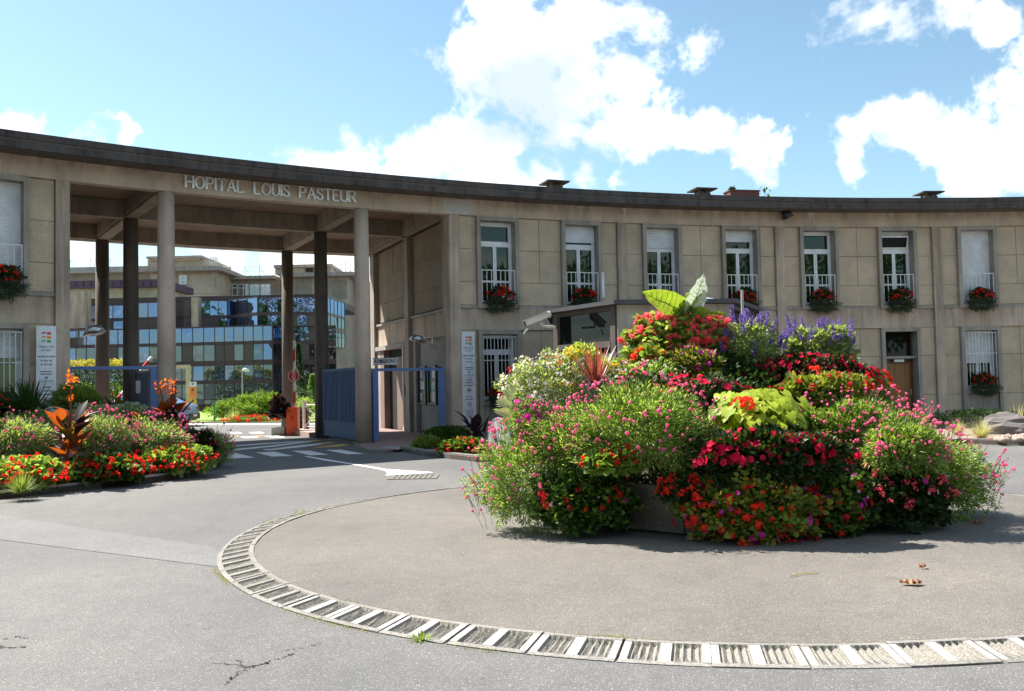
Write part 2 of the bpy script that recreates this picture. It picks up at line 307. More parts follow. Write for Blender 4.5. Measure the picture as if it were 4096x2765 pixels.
TR = Matrix.Translation
def RZ(a): return Matrix.Rotation(a, 4, 'Z')
def bx(x1, x2, y1, y2, z1, z2): return MB().box(x1, x2, y1, y2, z1, z2)
def sheet(name, pts, z, mat):
    pts = [(p[0], p[1]) for p in pts]
    a = sum(pts[i][0] * pts[(i + 1) % len(pts)][1] - pts[(i + 1) % len(pts)][0] * pts[i][1] for i in range(len(pts)))
    if a < 0: pts = pts[::-1]
    return struct(name, MB().add([(x, y, z) for x, y in pts], [tuple(range(len(pts)))]), mat)
def text_mesh(body, size, mat, ext=.002, align='CENTER', sx=1.):
    cu = bpy.data.curves.new('text', 'FONT'); cu.body = body; cu.size = size; cu.extrude = ext; cu.align_x = align; cu.align_y = 'CENTER'; cu.resolution_u = 3; cu.offset = size * .02
    o = bpy.data.objects.new('text', cu); COL.objects.link(o)
    bpy.context.view_layer.update()
    me = bpy.data.meshes.new_from_object(o); bpy.data.objects.remove(o)
    me.transform(Matrix.Diagonal((sx, 1, 1, 1)) ); me.transform(Matrix.Rotation(pi / 2, 4, 'X'))
    me.materials.clear(); me.materials.append(M[mat]); me.name = 'lettering'; return me

# building geometry in polar coordinates about the centre of the forecourt's circle
CX, CY, R = 17.0598, -15.13138, 45.32
A0, B = -.42451, .12059; PL = A0 - .22545; C1, C2 = -.59774, -.48417
def pol(a, r=0., z=0.): return Vector((CX + (R + r) * math.sin(a), CY + (R + r) * math.cos(a), z))
def TP(a, r=0., z=0.): return TR(pol(a, r, z)) @ RZ(-a)             # local x along the facade, y into the building
def TS(a, r=0., z=0.): return TR(pol(a, r, z)) @ RZ(pi / 2 - a)     # local x along the radius, y to the left
ZR, ZF, ZU, ZL = 7.35, 6.53, 3.815, 3.177
DEP = 8.6

# ------------------------------------------------------------------ ground
g_ = MB().add([(-1500, -1500, -.05), (1500, -1500, -.05), (1500, 1500, -.05), (-1500, 1500, -.05)], [(0, 1, 2, 3)]); struct('ground', g_, 'earth')
struct('road', MB().add([(-40, -30, 0), (60, -30, 0), (60, 40, 0), (-40, 40, 0)], [(0, 1, 2, 3)]), 'asphalt')
sheet('courtyard_road', [(-45, 40), (30, 40), (30, 120), (-60, 120)], -.004, 'asphalt_far')
sheet('courtyard_road_patch', [G(600, 1765), G(1300, 1757), G(1290, 1700), G(400, 1700)], .003, 'asphalt_far')
sheet('asphalt_patch', [G(-400, 2010), G(0, 2062), G(880, 2195), G(878, 2270), G(-400, 2110)], .004, 'asphalt_patch')
sheet('lawn', [G(500, 1690), G(905, 1692), G(1230, 1690), G(1600, 1690), G(1600, 1652), G(500, 1648)], .05, 'lawn')
sheet('lawn_edge_path', [G(500, 1702), G(1300, 1699), G(1300, 1692), G(500, 1692)], .004, 'concrete_light')
# road markings
def mark(pts, mat='paint_white', name='road_marking', z=.007): return sheet(name, [G(x, y) for x, y in pts], z, mat)
def cr7(pts): return [(700 + x / 2.324, 1550 + y / 2.324) for x, y in pts]
for q in [[(380, 610), (560, 612), (745, 655), (500, 664)], [(750, 608), (925, 600), (1095, 640), (900, 646)], [(1082, 593), (1255, 590), (1430, 628), (1250, 634)], [(1395, 585), (1545, 582), (1760, 620), (1605, 624)],
          [(500, 420), (590, 416), (628, 430), (540, 434)], [(680, 418), (800, 415), (835, 427), (715, 431)], [(600, 460), (740, 457), (780, 470), (650, 473)], [(820, 455), (960, 452), (1030, 465), (900, 468)],
          [(815, 576), (905, 574), (945, 584), (840, 586)]]: mark(cr7(q))
mark(cr7([(520, 592), (525, 578), (900, 540), (1250, 497), (1290, 506), (900, 556)]))
mark(cr7([(520, 555), (525, 545), (800, 520), (1200, 500), (1180, 508), (800, 534)]))
mark(cr7([(930, 582), (905, 572), (1150, 540), (1390, 516), (1395, 530), (1200, 556)]))
for q in [[(1250, 497), (1305, 492), (1365, 500), (1290, 508)], [(1390, 515), (1440, 510), (1490, 519), (1340, 537)], [(1275, 566), (1455, 540), (1560, 530), (1625, 541), (1500, 556)], [(560, 455), (600, 452), (590, 458), (520, 460)], [(900, 446), (1010, 440), (1015, 446), (940, 454)], [(700, 456), (760, 452), (850, 453), (790, 459)]]: mark(cr7(q), 'paint_yellow', z=.011)
mark(cr7([(1192, 643), (1240, 643), (1400, 668), (1620, 706), (1800, 734), (1960, 762), (2324, 786), (2400, 792), (2380, 798), (2150, 812), (1955, 822), (1975, 806), (1960, 783), (1900, 765), (1620, 716), (1400, 684)]))
# gratings on the road
def grating(c, ax, w, d, n, label):
    t0 = thing('drain_grate', label, 'drain', (c.x, c.y, 0))
    T = TR((c.x, c.y, 0)) @ RZ(ax)
    f = MB(); f.box(-w, w, -d, -d + .03, .0, .012).box(-w, w, d - .03, d, .0, .012).box(-w, -w + .03, -d + .03, d - .03, .0, .012).box(w - .03, w, -d + .03, d - .03, .0, .012)
    put('frame', f.mesh('frame', 'rust'), t0, T); bar = bx(-.03, .03, -d + .03, d - .03, .001, .01).mesh('bar', 'rust')
    for i in range(n): put('bar', bar, t0, T @ TR((-w + .06 + i * (2 * w - .12) / (n - 1), 0, 0)))
grating(G(1655, 1910), .0, .42, .33, 9, 'square iron drain grate in the road beside the white arrow marking')
grating(G(1980, 1990), .1, .3, .25, 7, 'small iron drain grate partly under the pink flowers left of the planter')

# traffic island: kerb ring of ribbed stones and its raised asphalt
IX, IY, IR = 1.98, 10.04, 4.99
n = 96
dsk = MB().add([(IX + 4.68 * math.sin(2 * pi * i / n), IY + 4.68 * math.cos(2 * pi * i / n), .042) for i in range(n)], [tuple(range(n))[::-1]]); struct('traffic_island', dsk, 'asphalt_island')
ring = MB(); vs = []; fs = []
for i in range(n):
    a = 2 * pi * i / n
    for r, z in ((5.0, -.03), (4.98, -.012), (4.70, -.005), (4.67, -.005), (4.67, -.03)): vs.append((IX + r * math.sin(a), IY + r * math.cos(a), z))
for i in range(n):
    for j in range(4): fs.append((5 * i + j, 5 * i + j + 1, 5 * ((i + 1) % n) + j + 1, 5 * ((i + 1) % n) + j))
kring = struct('kerb_ring', ring.add(vs, fs), 'kerb_mat')
NS = 58; st = 2 * pi / NS
def kerb_stone(seed, painted=True):
    rr = random.Random(seed); mb = MB()
    hw = .5 * 4.75 * st - .006                                # half length (tapers with radius)
    def P_(u, v, z):                                          # u -1..1 along, v 0..1 outer -> inner
        r = 5.0 - .33 * v; a = u * (st / 2 - .0013); return (r * math.sin(a), r * math.cos(a), z)
    prof = lambda v: .008 + .042 * min(1, v * 1.12)
    us = []; mats = []
    W_ = [(-1, -.82, 1), (-.82, -.13, 2), (-.13, .13, 1), (.13, .82, 2), (.82, 1, 1)]
    mb.mi = 0
    for u1, u2, k in W_:
        if k == 1:
            for v1, v2, mi in ((0, .12, 0), (.12, .86, 1), (.86, 1, 0)):
                mb.mi = mi; z1, z2 = prof(v1), prof(v2); jit = rr.uniform(-.003, .003) if mi else 0
                mb.add([P_(u1, v1, z1 + jit), P_(u2, v1, z1 + jit), P_(u2, v2, z2 + jit), P_(u1, v2, z2 + jit)], [(0, 3, 2, 1)])
        else:
            mb.mi = 0
            for v1, v2 in ((0, .13), (.87, 1)):
                z1, z2 = prof(v1), prof(v2); mb.add([P_(u1, v1, z1), P_(u2, v1, z1), P_(u2, v2, z2), P_(u1, v2, z2)], [(0, 3, 2, 1)])
            mb.mi = 2; NU = 16; zz = []
            rows = (.13, .16, .3, .5, .7, .84, .87)
            for vi, v in enumerate(rows):
                for i in range(NU + 1):
                    u = u1 + (u2 - u1) * i / NU; e = min(i, NU - i) / 1.2
                    dep = 0 if vi in (0, len(rows) - 1) or i in (0, NU) else -.030 + .020 * (.5 - .5 * math.cos(i * pi / 2)) + rr.uniform(-.003, .003)
                    zz.append(P_(u, v, prof(v) + dep))
            k0 = NU + 1
            mb.add(zz, [(a * k0 + i, (a + 1) * k0 + i, (a + 1) * k0 + i + 1, a * k0 + i + 1) for a in range(len(rows) - 1) for i in range(NU)])
    mb.mi = 0
    mb.add([P_(-1, 0, -.03), P_(1, 0, -.03), P_(1, 0, .008), P_(-1, 0, .008)], [(0, 3, 2, 1)])
    mb.add([P_(-1, 1, -.03), P_(1, 1, -.03), P_(1, 1, .05), P_(-1, 1, .05)], [(0, 1, 2, 3)])
    for u in (-1, 1): mb.add([P_(u, 0, -.03), P_(u, 1, -.03), P_(u, 1, .05), P_(u, 0, .008)], [(0, 1, 2, 3)])
    return mb.mesh('kerb_stone', ['kerb_mat', 'kerb_paint' if painted else 'kerb_mat', 'ribbed_concrete'])
stones = [kerb_stone(i) for i in range(7)]; bare = [kerb_stone(20 + i, False) for i in range(4)]
for i in range(NS):
    a = pi + .02 + i * st + random.uniform(-.002, .002)
    put('kerb_stone', bare[i % 4] if 8 <= i <= 34 else stones[i % 7], kring, TR((IX + random.uniform(-.004, .004), IY + random.uniform(-.004, .004), random.uniform(-.004, .004))) @ Matrix.Rotation(-a, 4, 'Z'))

# ------------------------------------------------------------------ foliage tools
def rotmats(n, tilt=None, up=None):
    q = RNG.normal(size=(n, 4)); q /= np.linalg.norm(q, axis=1)[:, None]
    w, x, y, z = q.T
    return np.stack([1 - 2 * (y * y + z * z), 2 * (x * y - z * w), 2 * (x * z + y * w), 2 * (x * y + z * w), 1 - 2 * (x * x + z * z), 2 * (y * z - x * w), 2 * (x * z - y * w), 2 * (y * z + x * w), 1 - 2 * (x * x + y * y)], 1).reshape(n, 3, 3)
def frame_from(dirs, roll):
    # local y -> dirs, local z -> roughly up, rolled
    d = dirs / np.linalg.norm(dirs, axis=1)[:, None]
    ref = np.tile([0., 0, 1], (len(d), 1)); ref[np.abs(d[:, 2]) > .95] = [1, 0, 0]
    x = np.cross(d, ref); x /= np.linalg.norm(x, axis=1)[:, None]; z = np.cross(x, d)
    cr_, sr_ = np.cos(roll)[:, None], np.sin(roll)[:, None]
    x2 = x * cr_ + z * sr_; z2 = -x * sr_ + z * cr_
    return np.stack([x2, d, z2], 2)
LEAF_V = np.array([[0, 0, 0], [-.26, .45, .07], [0, 1, -.10], [.26, .45, .07]]); LEAF_F = [(0, 3, 2), (0, 2, 1)]
LANCE_V = np.array([[0, 0, 0], [-.11, .4, .03], [0, 1, -.18], [.11, .4, .03]])
ROUND_V = np.array([[0, 0, 0], [-.42, .25, .06], [-.36, .75, .05], [0, 1, -.05], [.36, .75, .05], [.42, .25, .06]]); ROUND_F = [(0, 5, 4, 3), (0, 3, 2, 1)]
def scatter_mesh(name, pos, dirs, size, mat, V=LEAF_V, F=LEAF_F, roll=.7):
    n = len(pos); Rm = frame_from(dirs, RNG.normal(0, roll, n))
    vs = np.einsum('nij,kj->nki', Rm, V) * size[:, None, None] + pos[:, None, :]
    k = len(V); vs = vs.reshape(-1, 3)
    me = bpy.data.meshes.new(name); fl = np.array([x for f in F for x in f]); lens = np.array([len(f) for f in F])
    loops = (fl[None, :] + (np.arange(n) * k)[:, None]).ravel(); L_ = np.tile(lens, n)
    me.vertices.add(len(vs)); me.vertices.foreach_set('co', vs.ravel())
    me.loops.add(len(loops)); me.loops.foreach_set('vertex_index', loops)
    me.polygons.add(len(L_)); me.polygons.foreach_set('loop_start', np.concatenate([[0], np.cumsum(L_)[:-1]])); me.polygons.foreach_set('loop_total', L_)
    me.materials.append(M[mat]); me.update(calc_edges=True); me.validate(); return me
def shell(n, c, r, inner=.6, up=-.35, lump=.22):
    """points in the outer shell of a lumpy ellipsoid, and outward directions"""
    d = RNG.normal(size=(int(n * 1.7) + 8, 3)); d /= np.linalg.norm(d, axis=1)[:, None]; d = d[d[:, 2] > up][:n]
    ph = RNG.uniform(0, 6.3, 6); l = np.sin(d[:, 0] * 5 + ph[0]) * np.sin(d[:, 1] * 5 + ph[1]) + .6 * np.sin(d[:, 2] * 9 + ph[2] + d[:, 0] * 6)
    rad = (inner + (1 - inner) * RNG.random(len(d)) ** .6) * (1 + lump * l * .6)
    return np.array(c) + d * np.array(r) * rad[:, None], d, rad
# flower templates
def fl_pompom(r, mat):
    mb = MB(); vs = []; nn = 6
    for i, (ph, k) in enumerate(((.35, .55), (.9, .95), (1.6, 1.), (2.4, .75))):
        for j in range(nn): th = 2 * pi * (j + .5 * (i % 2)) / nn; vs.append((r * k * math.sin(ph + .3) * math.cos(th) * 1.05, r * k * math.sin(ph + .3) * math.sin(th), r * math.cos(ph) * .9))
    fs = [(i * nn + j, (i + 1) * nn + j, (i + 1) * nn + (j + 1) % nn, i * nn + (j + 1) % nn) for i in range(3) for j in range(nn)] + [tuple(range(nn)), tuple(3 * nn + k for k in range(nn))[::-1]]
    return mb.add(vs, fs).mesh('flower', mat)
def fl_petals(r, mat, n=5, cup=.25, wid=.5, centre=None, layers=1, jit=0.):
    mb = MB(); rr = random.Random(n + int(r * 999))
    for l in range(layers):
        for i in range(n):
            th = 2 * pi * (i + .5 * l) / n; c_, s_ = math.cos(th), math.sin(th); w = r * wid; k = r * (1 - .3 * l)
            z = [0, cup * r * (1 + l), cup * r * (1.1 + l * 1.4) + rr.uniform(-jit, jit) * r, cup * r * (1 + l)]
            pts = [(0, 0), (k * .62, -w), (k, 0), (k * .62, w)]
            mb.add([(x * c_ - y * s_, x * s_ + y * c_, z[q]) for q, (x, y) in enumerate(pts)], [(0, 1, 2), (0, 2, 3)])
    mats = [mat]
    if centre:
        mats.append(centre); mb.mi = 1; q = r * .2
        mb.add([(q, 0, .02 * r + cup * r * .5), (0, q, cup * r * .5), (-q, 0, cup * r * .5), (0, -q, cup * r * .5)], [(0, 1, 2, 3)])
    return mb.mesh('flower', mats)
def fl_cluster(r, mat, n=9, seed=1, flat_=.5):
    """an umbel: small four-petal florets on a dome"""
    mb = MB(); rr = random.Random(seed)
    for i in range(n):
        th = rr.uniform(0, 6.28); ph = rr.uniform(0, 1.35); d = Vector((math.sin(ph) * math.cos(th), math.sin(ph) * math.sin(th), math.cos(ph) * flat_)); c = d * r
        a = d.cross(Vector((rr.random(), rr.random(), rr.random()))).normalized(); b_ = d.normalized().cross(a); q = r * rr.uniform(.34, .5)
        mb.add([c + a * q, c + b_ * q * .8 + d * q * .3, c - a * q, c - b_ * q * .8 + d * q * .3], [(0, 1, 2, 3)])
    return mb.mesh('flower', mat)
def fl_spike(h, mat, seed=2):
    mb = MB(); rr = random.Random(seed)
    for i in range(26):
        z = h * i / 26; r = .02 * (1 - .55 * i / 26); th = i * 2.4; c = Vector((r * math.cos(th), r * math.sin(th), z)); q = .015 * (1 - .4 * i / 26) * rr.uniform(.8, 1.2)
        d = Vector((math.cos(th), math.sin(th), .5)); a = d.cross(Vector((0, 0, 1))).normalized()
        mb.add([c - a * q, c + d * q * 1.5 - Vector((0, 0, q * .4)), c + a * q, c + Vector((0, 0, q * 1.6))], [(0, 1, 2), (0, 2, 3), (0, 3, 1)])
    mb.mi = 1; mb.tube([(0, 0, -.06), (0, 0, h)], .004, 3)
    return mb.mesh('flower_spike', [mat, 'stem'])
FL = {
 'pompom': [fl_pompom(.021, 'fl_pink'), fl_pompom(.016, 'fl_pink'), fl_pompom(.022, 'fl_pink')],
 'pompom_dark': [fl_pompom(.017, 'fl_rose'), fl_pompom(.018, 'fl_magenta')],
 'begonia': [fl_petals(.034, 'fl_coral', 4, .45, .55, None, 3, .2), fl_petals(.028, 'fl_coral', 5, .5, .5, None, 2, .3), fl_cluster(.035, 'fl_coral', 12, 5)],
 'begonia_red': [fl_petals(.032, 'fl_scarlet', 4, .45, .55, None, 3, .2), fl_cluster(.034, 'fl_scarlet', 12, 6), fl_cluster(.036, 'fl_red', 12, 16)],
 'geranium': [fl_cluster(.045, 'fl_scarlet', 14, 7, .6), fl_cluster(.04, 'fl_red', 12, 8, .6)],
 'geranium_pink': [fl_cluster(.045, 'fl_rose', 14, 17, .6), fl_cluster(.04, 'fl_coral', 12, 18, .6)],
 'impatiens': [fl_petals(.034, 'fl_crimson', 5, .12, .55, None, 1, .15), fl_petals(.030, 'fl_crimson', 5, .2, .55, None, 1, .2)],
 'petunia': [fl_petals(.033, 'fl_magenta', 5, .3, .62, 'fl_violet', 1, .1)],
 'petunia_pale': [fl_petals(.026, 'fl_lilac', 5, .25, .62, 'fl_violet', 1, .1)],
 'white': [fl_petals(.013, 'fl_white', 5, .2, .5, None), fl_cluster(.018, 'fl_white', 6, 9)],
 'yellow': [fl_petals(.034, 'fl_yellow', 7, .2, .4, 'fl_orange'), fl_petals(.03, 'fl_yellow', 6, .3, .45, 'fl_orange')],
 'orange': [fl_cluster(.02, 'fl_orange', 8, 12)], 'red_small': [fl_cluster(.024, 'fl_scarlet', 7, 13)],
 'spike': [fl_spike(.16, 'fl_violet', 3), fl_spike(.11, 'fl_violet', 4), fl_spike(.19, 'fl_violet', 5)],
}
def rot_to(d, spin=0):
    return Vector(d).to_track_quat('Z', 'Y').to_matrix().to_4x4() @ RZ(spin)
def add_flowers(root, kind, n, c, r, up=-.2, out=1.0, upright=.3, lump=.2, sc=1., stems=0., zmin=None, name='flower'):
    pos, d, rad = shell(n, c, r, 1.0, up, lump); pos = np.array(c) + (pos - np.array(c)) * RNG.uniform(.98, 1.1, len(pos))[:, None]; k = FL[kind]
    st_ = MB()
    for i in range(len(pos)):
        p = Vector(pos[i]) + Vector(d[i]) * random.uniform(0, .05) * (out - 1) * 10
        if stems:
            hgt = random.uniform(.4, 1) * stems; q = p + Vector((d[i][0] * .6 + random.uniform(-.4, .4), d[i][1] * .6 + random.uniform(-.4, .4), 1)) * hgt
            st_.tube([p - Vector((0, 0, .05)), (p + q) / 2 + Vector((random.uniform(-.01, .01), 0, 0)), q], .0025, 3, False); p = q
        if zmin and p.z < zmin: continue
        if kind == 'spike': dd = Vector((d[i][0] * .35 + random.uniform(-.12, .12), d[i][1] * .35, 1))
        else: dd = Vector(d[i]) * 1.3 + Vector((random.uniform(-.4, .4), random.uniform(-.5, .4), random.uniform(-.1, .5)))
        s_ = sc * random.uniform(.5, 1.12)
        put(name if kind != 'spike' else 'flower_spike', random.choice(k), root, TR(p) @ rot_to(dd, random.uniform(0, 6)) @ Matrix.Scale(s_, 4))
    if stems and st_.v:
        o = put('stems', st_.mesh('stems', 'stem'), root); o['kind'] = 'stuff'
def plant(name, label, cat, c, r, nleaf, size, mat, V=LEAF_V, F=LEAF_F, flowers=(), inner=.55, up=-.35, lump=.22, group=None, upb=.35, mat2=None, droop=0., zmin=.02, core=None):
    c = Vector(c); root = thing(name, label, cat, (c.x, c.y, max(.0, c.z - r[2])), group)
    nleaf = int(nleaf * 1.25); pos, d, rad = shell(nleaf, c, r, inner, up, lump)
    if zmin is not None: k = pos[:, 2] > zmin; pos, d = pos[k], d[k]
    dirs = d + RNG.normal(0, .55, d.shape) + np.array([0, 0, upb - droop])
    sz = size * RNG.uniform(.6, 1.25, len(pos))
    if mat2:
        h = len(pos) // 2; o = put('foliage', scatter_mesh('foliage', pos[:h], dirs[:h], sz[:h], mat, V, F), root); o['kind'] = 'stuff'
        o = put('foliage', scatter_mesh('foliage', pos[h:], dirs[h:], sz[h:], mat2, V, F), root); o['kind'] = 'stuff'
    else:
        o = put('foliage', scatter_mesh('foliage', pos, dirs, sz, mat, V, F), root); o['kind'] = 'stuff'
    for f in flowers: add_flowers(root, f[0], f[1], f[2] if len(f) > 2 and f[2] else c, f[3] if len(f) > 3 and f[3] else [x * 1.0 for x in r], **(f[4] if len(f) > 4 else {}))
    return root
def big_leaf(L_, W_, mat, bend=.5, fold=.25, n=6, wave=0., seed=0):
    mb = MB(); rr = random.Random(seed); vs = []
    for i in range(n + 1):
        t_ = i / n; w = W_ * math.sin(pi * min(1, t_ ** .8 * .97 + .03)) ** .8 * .5 * (1 if t_ < 1 else 0)
        y = L_ * t_; z = -bend * L_ * t_ * t_ + rr.uniform(-wave, wave) * .3; wv = wave * math.sin(i * 2.1)
        for s_ in (-1, -.5, 0, .5, 1): vs.append((w * s_, y, z + abs(s_) * fold * w + wv * s_ * abs(s_)))
    fs = [(a * 5 + j, a * 5 + j + 1, (a + 1) * 5 + j + 1, (a + 1) * 5 + j) for a in range(n) for j in range(4)]
    return mb.add(vs, fs).mesh('leaf', mat, True)
def heart_leaf(s_, mat, fold=.15, seed=0):
    rr = random.Random(seed); o = [(0, .0), (.34, -.16), (.52, .1), (.45, .45), (.2, .8), (0, 1.05)]
    vs = [(0, .0, 0), (0, .5, .03), (0, 1.05, -.12)]; out = [(x, y, fold * x + rr.uniform(-.05, .05)) for x, y in o[1:5]]
    vs += out + [(-x, y, z + rr.uniform(-.04, .04)) for x, y, z in out]
    fs = [(0, 3, 4, 1), (1, 4, 5), (1, 5, 6), (1, 6, 2), (0, 1, 8, 7), (1, 9, 8), (1, 10, 9), (1, 2, 10)]
    return MB().add([tuple(k * s_ for k in p) for p in vs], fs).mesh('leaf', mat, True)
def blades(name, label, cat, c, n, L_, w, mat, spread=.8, group=None, stiff=.35, parts=False):
    c = Vector(c); root = thing(name, label, cat, c, group); mb = MB(); ms = []
    for i in range(n):
        th = random.uniform(0, 6.28); el = random.uniform(.15, 1.) * spread; d = Vector((math.cos(th) * math.sin(el), math.sin(th) * math.sin(el), math.cos(el)))
        l = L_ * random.uniform(.65, 1.05); side = d.cross(Vector((0, 0, 1))).normalized() * w; p0 = c + Vector((math.cos(th), math.sin(th), 0)) * random.uniform(0, .06)
        pts = []
        for k in range(5):
            t_ = k / 4; pts.append(p0 + d * l * t_ - Vector((0, 0, 1)) * stiff * l * t_ ** 2.2 * math.sin(el))
        vs = []
        for k in range(5):
            ww = side * (1 - (k / 4) ** 1.6) * .5; vs += [pts[k] - ww, pts[k] + ww]
        m1 = MB() if parts else mb
        m1.add(vs, [(2 * k, 2 * k + 1, 2 * k + 3, 2 * k + 2) for k in range(4)])
        if parts: put('leaf', m1.mesh('leaf', mat), root)
    if not parts: o = put('blades', mb.mesh('blades', mat), root); o['kind'] = 'stuff'
    return root

# ------------------------------------------------------------------ the curved entrance building
bld = thing('entrance_building', 'long curved concrete hospital entrance building with open columned portico and dark flat roof edge', 'building', pol(A0))
AL, AR = PL - .40, A0 + 4.6 * B
def bpart(name, mb, mat, smooth=False, T=I4, parent=None): return put(name, mb.mesh(name, mat, smooth), parent or bld, T)
bpart('fascia', MB().arc(AL, AR, R, R + .28, ZF, 7.0, 120), 'fascia_mat')
bpart('ceiling', MB().arc(AL, AR, R + .28, R + DEP + .3, 7.0, 7.1, 90), 'soffit')
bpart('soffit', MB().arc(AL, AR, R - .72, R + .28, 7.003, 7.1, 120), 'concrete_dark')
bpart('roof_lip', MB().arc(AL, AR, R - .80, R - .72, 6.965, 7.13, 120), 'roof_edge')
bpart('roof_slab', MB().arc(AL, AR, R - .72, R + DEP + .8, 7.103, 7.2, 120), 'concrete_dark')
bpart('parapet', MB().arc(AL, AR, R - .75, R - .5, 7.2, ZR, 120), 'roof_edge')
bpart('rear_fascia', MB().arc(AL, AR, R + DEP + .3, R + DEP + .55, ZF, 7.1, 90), 'concrete')
# repair patches on fascia and soffit
for px, py, w, h in [(1848, 812, .55, .21)]:
    d_ = -.418
    pts = []
    for i in range(22):
        th = 2 * pi * i / 22; k = 1 + .12 * math.sin(i * 2.3) + .05 * math.sin(i * 5.1); pts.append((w * .9 * math.copysign(abs(math.cos(th)) ** .6, math.cos(th)) * k, h * math.copysign(abs(math.sin(th)) ** .6, math.sin(th)) * k))
    Tm = TP(A0 + .0035, -.004, 6.755) @ Matrix.Rotation(pi / 2, 4, 'X')
    bpart('repair_patch', MB().prism(pts, -.002, .002), 'patch_grey', T=Tm)
def streak(a, w, h):
    m_ = [(-w * .25, -h), (w * .1, -h * .95), (w * .3, -h * .3), (w, -.02), (w * .8, 0), (-w * .7, 0), (-w, -.03), (-w * .35, -h * .35)]
    bpart('lime_stain', MB().prism(m_[::-1], -.001, .0015), 'patch_grey', T=TP(a, -.003, 6.99) @ Matrix.Rotation(pi / 2, 4, 'X'))
for i, (k, w, h) in enumerate([(.75, .12, .3), (1.02, .1, .33), (1.6, .12, .36), (2.2, .10, .3), (2.72, .12, .28), (3.1, .13, .28), (3.62, .12, .3)]): streak(A0 + k * B, w, h)
# columns
def column(a, r, shaded=False):
    mb = MB(); mb.tube([(0, 0, -.02), (0, 0, 3), (0, 0, 6.55)], [.235, .215, .20], 24); bpart('column', mb, 'column_shaded' if shaded else 'column_mat', True, T=TP(a, r))
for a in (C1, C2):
    for r in (.22, 4.3, 8.6): column(a, r, r > 1)  # mid and rear columns: the portico's shade is put into a darker colour
# ceiling beams
def rbeam(a, r1, r2, w=.42):
    bpart('beam', MB().box(r1, r2, -w / 2, w / 2, ZF + .10, 6.999).box(r1, r2, -w / 2 + .05, w / 2 - .05, ZF - .005, ZF + .10), 'beam_mat', T=TS(a))
for a in (C1, C2):
    for r1, r2 in ((.28, 4.1), (4.5, 8.38)): rbeam(a, r1, r2)
for a in (PL + .003, A0 - .003):
    for r1, r2 in ((.28, 4.1), (4.5, 8.38)): rbeam(a, r1, r2, .34)
for r in (4.3, 8.6):
    bpart('beam', MB().arc(PL + .004, A0 - .004, R + r - .2, R + r + .2, ZF + .10, 6.999, 24).arc(PL + .004, A0 - .004, R + r - .15, R + r + .15, ZF - .008, ZF + .10, 24), 'beam_mat')
# pilasters
Pils = [A0 + k * B for k in range(5)] + [PL, PL - B, PL - 2 * B, PL - 3 * B]
for a in Pils:
    w = .15
    bpart('pilaster', bx(-w, w, 0., .45, 0, ZF - .002), 'concrete', T=TP(a))
# facade bands, panels, windows
WANG = .25 * B; half_s = .665                                # half width of a window surround
wins_r = [A0 + k * B for k in (.25, .75, 1.25, 1.75, 2.25, 2.75, 3.25, 3.75, 4.25)]
wins_l = [PL - k * B for k in (.25, .75, 1.25, 1.75, 2.25, 2.75)]
PM = {}
def panel(a, w, z1, z2, r=.10, parent=None):
    key = (round(w, 2), round(z2 - z1, 2))
    if key not in PM: PM[key] = bx(-w / 2, w / 2, 0, .1, 0, z2 - z1).mesh('panel', 'pebble')
    o = put('panel', PM[key], bld, TP(a, r + random.uniform(-.006, .006), z1)); return o
UR = [(3.915, 4.59), (4.59, 5.56), (5.56, 6.53)]; LR = [(.0, .95), (.95, 2.25), (2.25, 3.177)]
def panels_between(aL, aR, cols, full_last=True):
    w = (aR - aL) * R
    for rows, up in ((UR, 1), (LR, 0)):
        for i, (z1, z2) in enumerate(rows):
            n_ = 1 if (i == 0 and up and cols == 2) else cols; cw = w / n_
            for k in range(n_): panel(aL + (k + .5) * cw / R, cw - .014, z1 + (.007), z2 - .007)
    for z1, z2 in ((3.815, 3.908),): bpart('ledge', bx(-w / 2, w / 2, .05, .2, z1, z2), 'concrete_grey', T=TP((aL + aR) / 2))
    bpart('backing_wall', bx(-w / 2, w / 2, .125, .3, 0, ZF), 'concrete_dark', T=TP((aL + aR) / 2))
ps = .15 / R; hs = half_s / R
for base, sg, nb in ((A0, 1, 4), (PL, -1, 3)):
    for k in range(nb):
        p0, p1 = base + sg * k * B, base + sg * (k + 1) * B
        lo, hi = min(p0, p1), max(p0, p1); wa, wb = lo + .25 * B, lo + .75 * B
        panels_between(lo + ps + .0002, wa - hs, 1); panels_between(wa + hs, wb - hs, 2); panels_between(wb + hs, hi - ps - .0002, 1)
        w = (hi - lo) * R / 2 - .151
        bpart('spandrel', bx(-w, w, .03, .3, ZL + .002, ZU - .002), 'concrete', T=TP((lo + hi) / 2))
